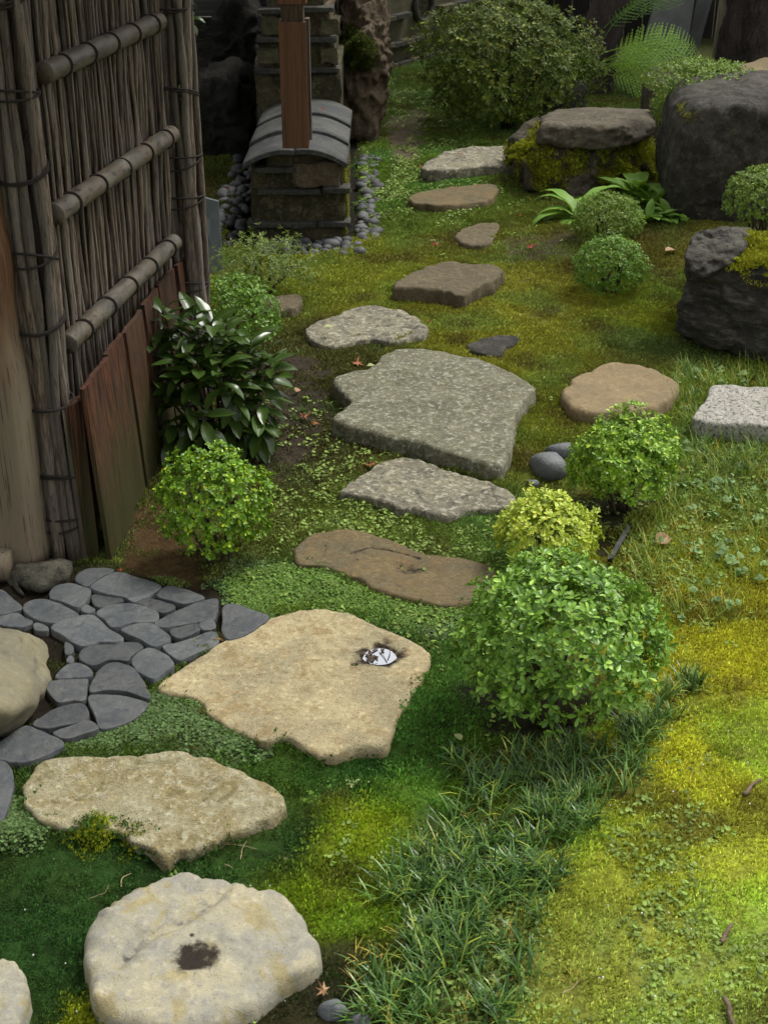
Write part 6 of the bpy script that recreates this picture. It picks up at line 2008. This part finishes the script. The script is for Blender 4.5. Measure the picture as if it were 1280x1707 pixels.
oval_leaf(768, 1234, .03, .04, .024, m_greenl, 'pale green leaf in the dark beside the largest azalea bush', 2.0)
# a cast sprig with five small pale leaves
q = G(588, 1306, gz(*G(588, 1306)[:2]) + .012)
V, F = rosette(5, .028, .014, (.1, .3), seed=77)
o = link('leaf_sprig', mesh_from('leaf_sprig', V, F, False), m_greenl, loc=tuple(q))
tag(o, 'pale five-leaved sprig lying on the moss by the cream stone', 'fallen sprig')
m_tw = mat_plain('dry_twig', (0.20, 0.15, 0.075), (0.32, 0.25, 0.14), 60, 0.8)
m_twd = mat_plain('dark_twig', (0.075, 0.052, 0.034), (0.13, 0.09, 0.06), 60, 0.85)
for pts, r_, mt, lb in (
    ([(365, 1405), (385, 1408), (410, 1410), (428, 1416)], .0022, m_tw, 'pale forked twig on dark moss below the lichen-mottled stone'), ([(402, 1432), (404, 1418), (411, 1402)], .002, m_tw, 'short upright bit of twig crossing the forked twig'), ([(202, 1478), (206, 1462), (220, 1456)], .0030, m_tw, 'bent straw-coloured twig above the smooth rounded stone'),
    ([(148, 1498), (168, 1492), (178, 1485), (181, 1475)], .0014, m_tw, 'thin bent stalk left of the smooth rounded stone'), ([(375, 1440), (392, 1447)], .003, m_tw, 'short pale chip between the two lower stones'),
    ([(1240, 1325), (1247, 1316), (1250, 1310), (1262, 1303), (1268, 1298)], .0075, m_twd, 'dark bark stick in the yellow moss near the side edge'), ([(1202, 1572), (1206, 1560), (1211, 1552), (1219, 1540)], .0075, m_twd, 'brown stub of wood in the yellow moss'), ([(1208, 1665), (1215, 1680), (1214, 1692), (1222, 1712)], .008, m_twd, 'lowest brown stick at the bottom of the yellow moss'),
    ([(1240, 1575), (1262, 1578), (1290, 1580)], .0028, m_tw, 'long straw lying at the side edge'), ([(935, 1655), (955, 1648), (968, 1630)], .0025, m_tw, 'pale bent straw in the lower moss'), ([(475, 1430), (478, 1445)], .005, m_twd, 'brown leaf scrap on the dark moss')):
    zz = 0.006
    P = np.array([G(a, b, gz(*G(a, b)[:2]) + r_ + zz) for a, b in pts])
    mb = MB()
    tq = np.linspace(0, len(P) - 1, 14)
    Q = np.stack([np.interp(tq, np.arange(len(P)), P[:, c_]) for c_ in range(3)], 1)
    Q[1:-1] = (Q[:-2] + Q[1:-1] * 2 + Q[2:]) / 4
    Q += 0.004 * np.stack([fbm(P3(tq * 1.3, px_ + r_ * 999 + c_ * 5), 1.0, 2) for c_ in range(3)], 1) * np.array([1, 1, .3])
    k_ = 0.6 if mt is m_tw else 1.0
    mb.tube(Q - P[0], r_ * k_ * np.linspace(1, .5, 14) * (1 + .3 * fbm(P3(tq * 2.1, r_ * 777), 1.3, 2)), 7)
    o = link('twig', mb.mesh('twig'), mt, loc=tuple(P[0]))
    tag(o, lb, 'twig', 'fallen twigs and straws')
# half-buried edging tile
mb = MB()
e = [G(1012, 940, -.03), G(1020, 938, -.03), G(1055, 880, -.03), G(1045, 880, -.03)]
e2 = [G(1012, 932, .055), G(1022, 930, .055), G(1052, 876, .05), G(1044, 876, .05)]
prism(mb, np.array(e) - e[0], np.array(e2) - e[0])
o = link('edging_tile', mb.mesh('edging_tile', False), m_tile, loc=tuple(e[0]))
stained(o)
tag(o, 'half-buried dark edging tile between the two lime bushes', 'tile')
# white grit scattered over the garden
gp = []
g = np.random.default_rng(99)
for k in range(130):
    a, b = (g.uniform(900, 1270), g.uniform(1150, 1690)) if k < 45 else (g.uniform(420, 950), g.uniform(420, 1000)) if k < 100 else (g.uniform(20, 720), g.uniform(1250, 1690))
    gp.append(G(a, b))
gp = np.array(gp)
me_g = mesh_from('grit_grain', ico(1)[0] * np.array([1, .8, .6]), ico(1)[1])
o = scatter('white_grit', me_g, np.stack([gp[:, 0], gp[:, 1], gh(gp[:, 0], gp[:, 1]) + .011], 1), g.uniform(0, 6, (len(gp), 3)), g.uniform(.0015, .0038, len(gp)), np.full((len(gp), 3), .6) * g.uniform(.6, 1.1, (len(gp), 1)), 'tiny white grit grains strewn over the moss', 'grit')
bpy.data.objects['white_grit_sprig'].data.materials.append(mat_cover('grit_white', 0.0, 0.8, 1.0))
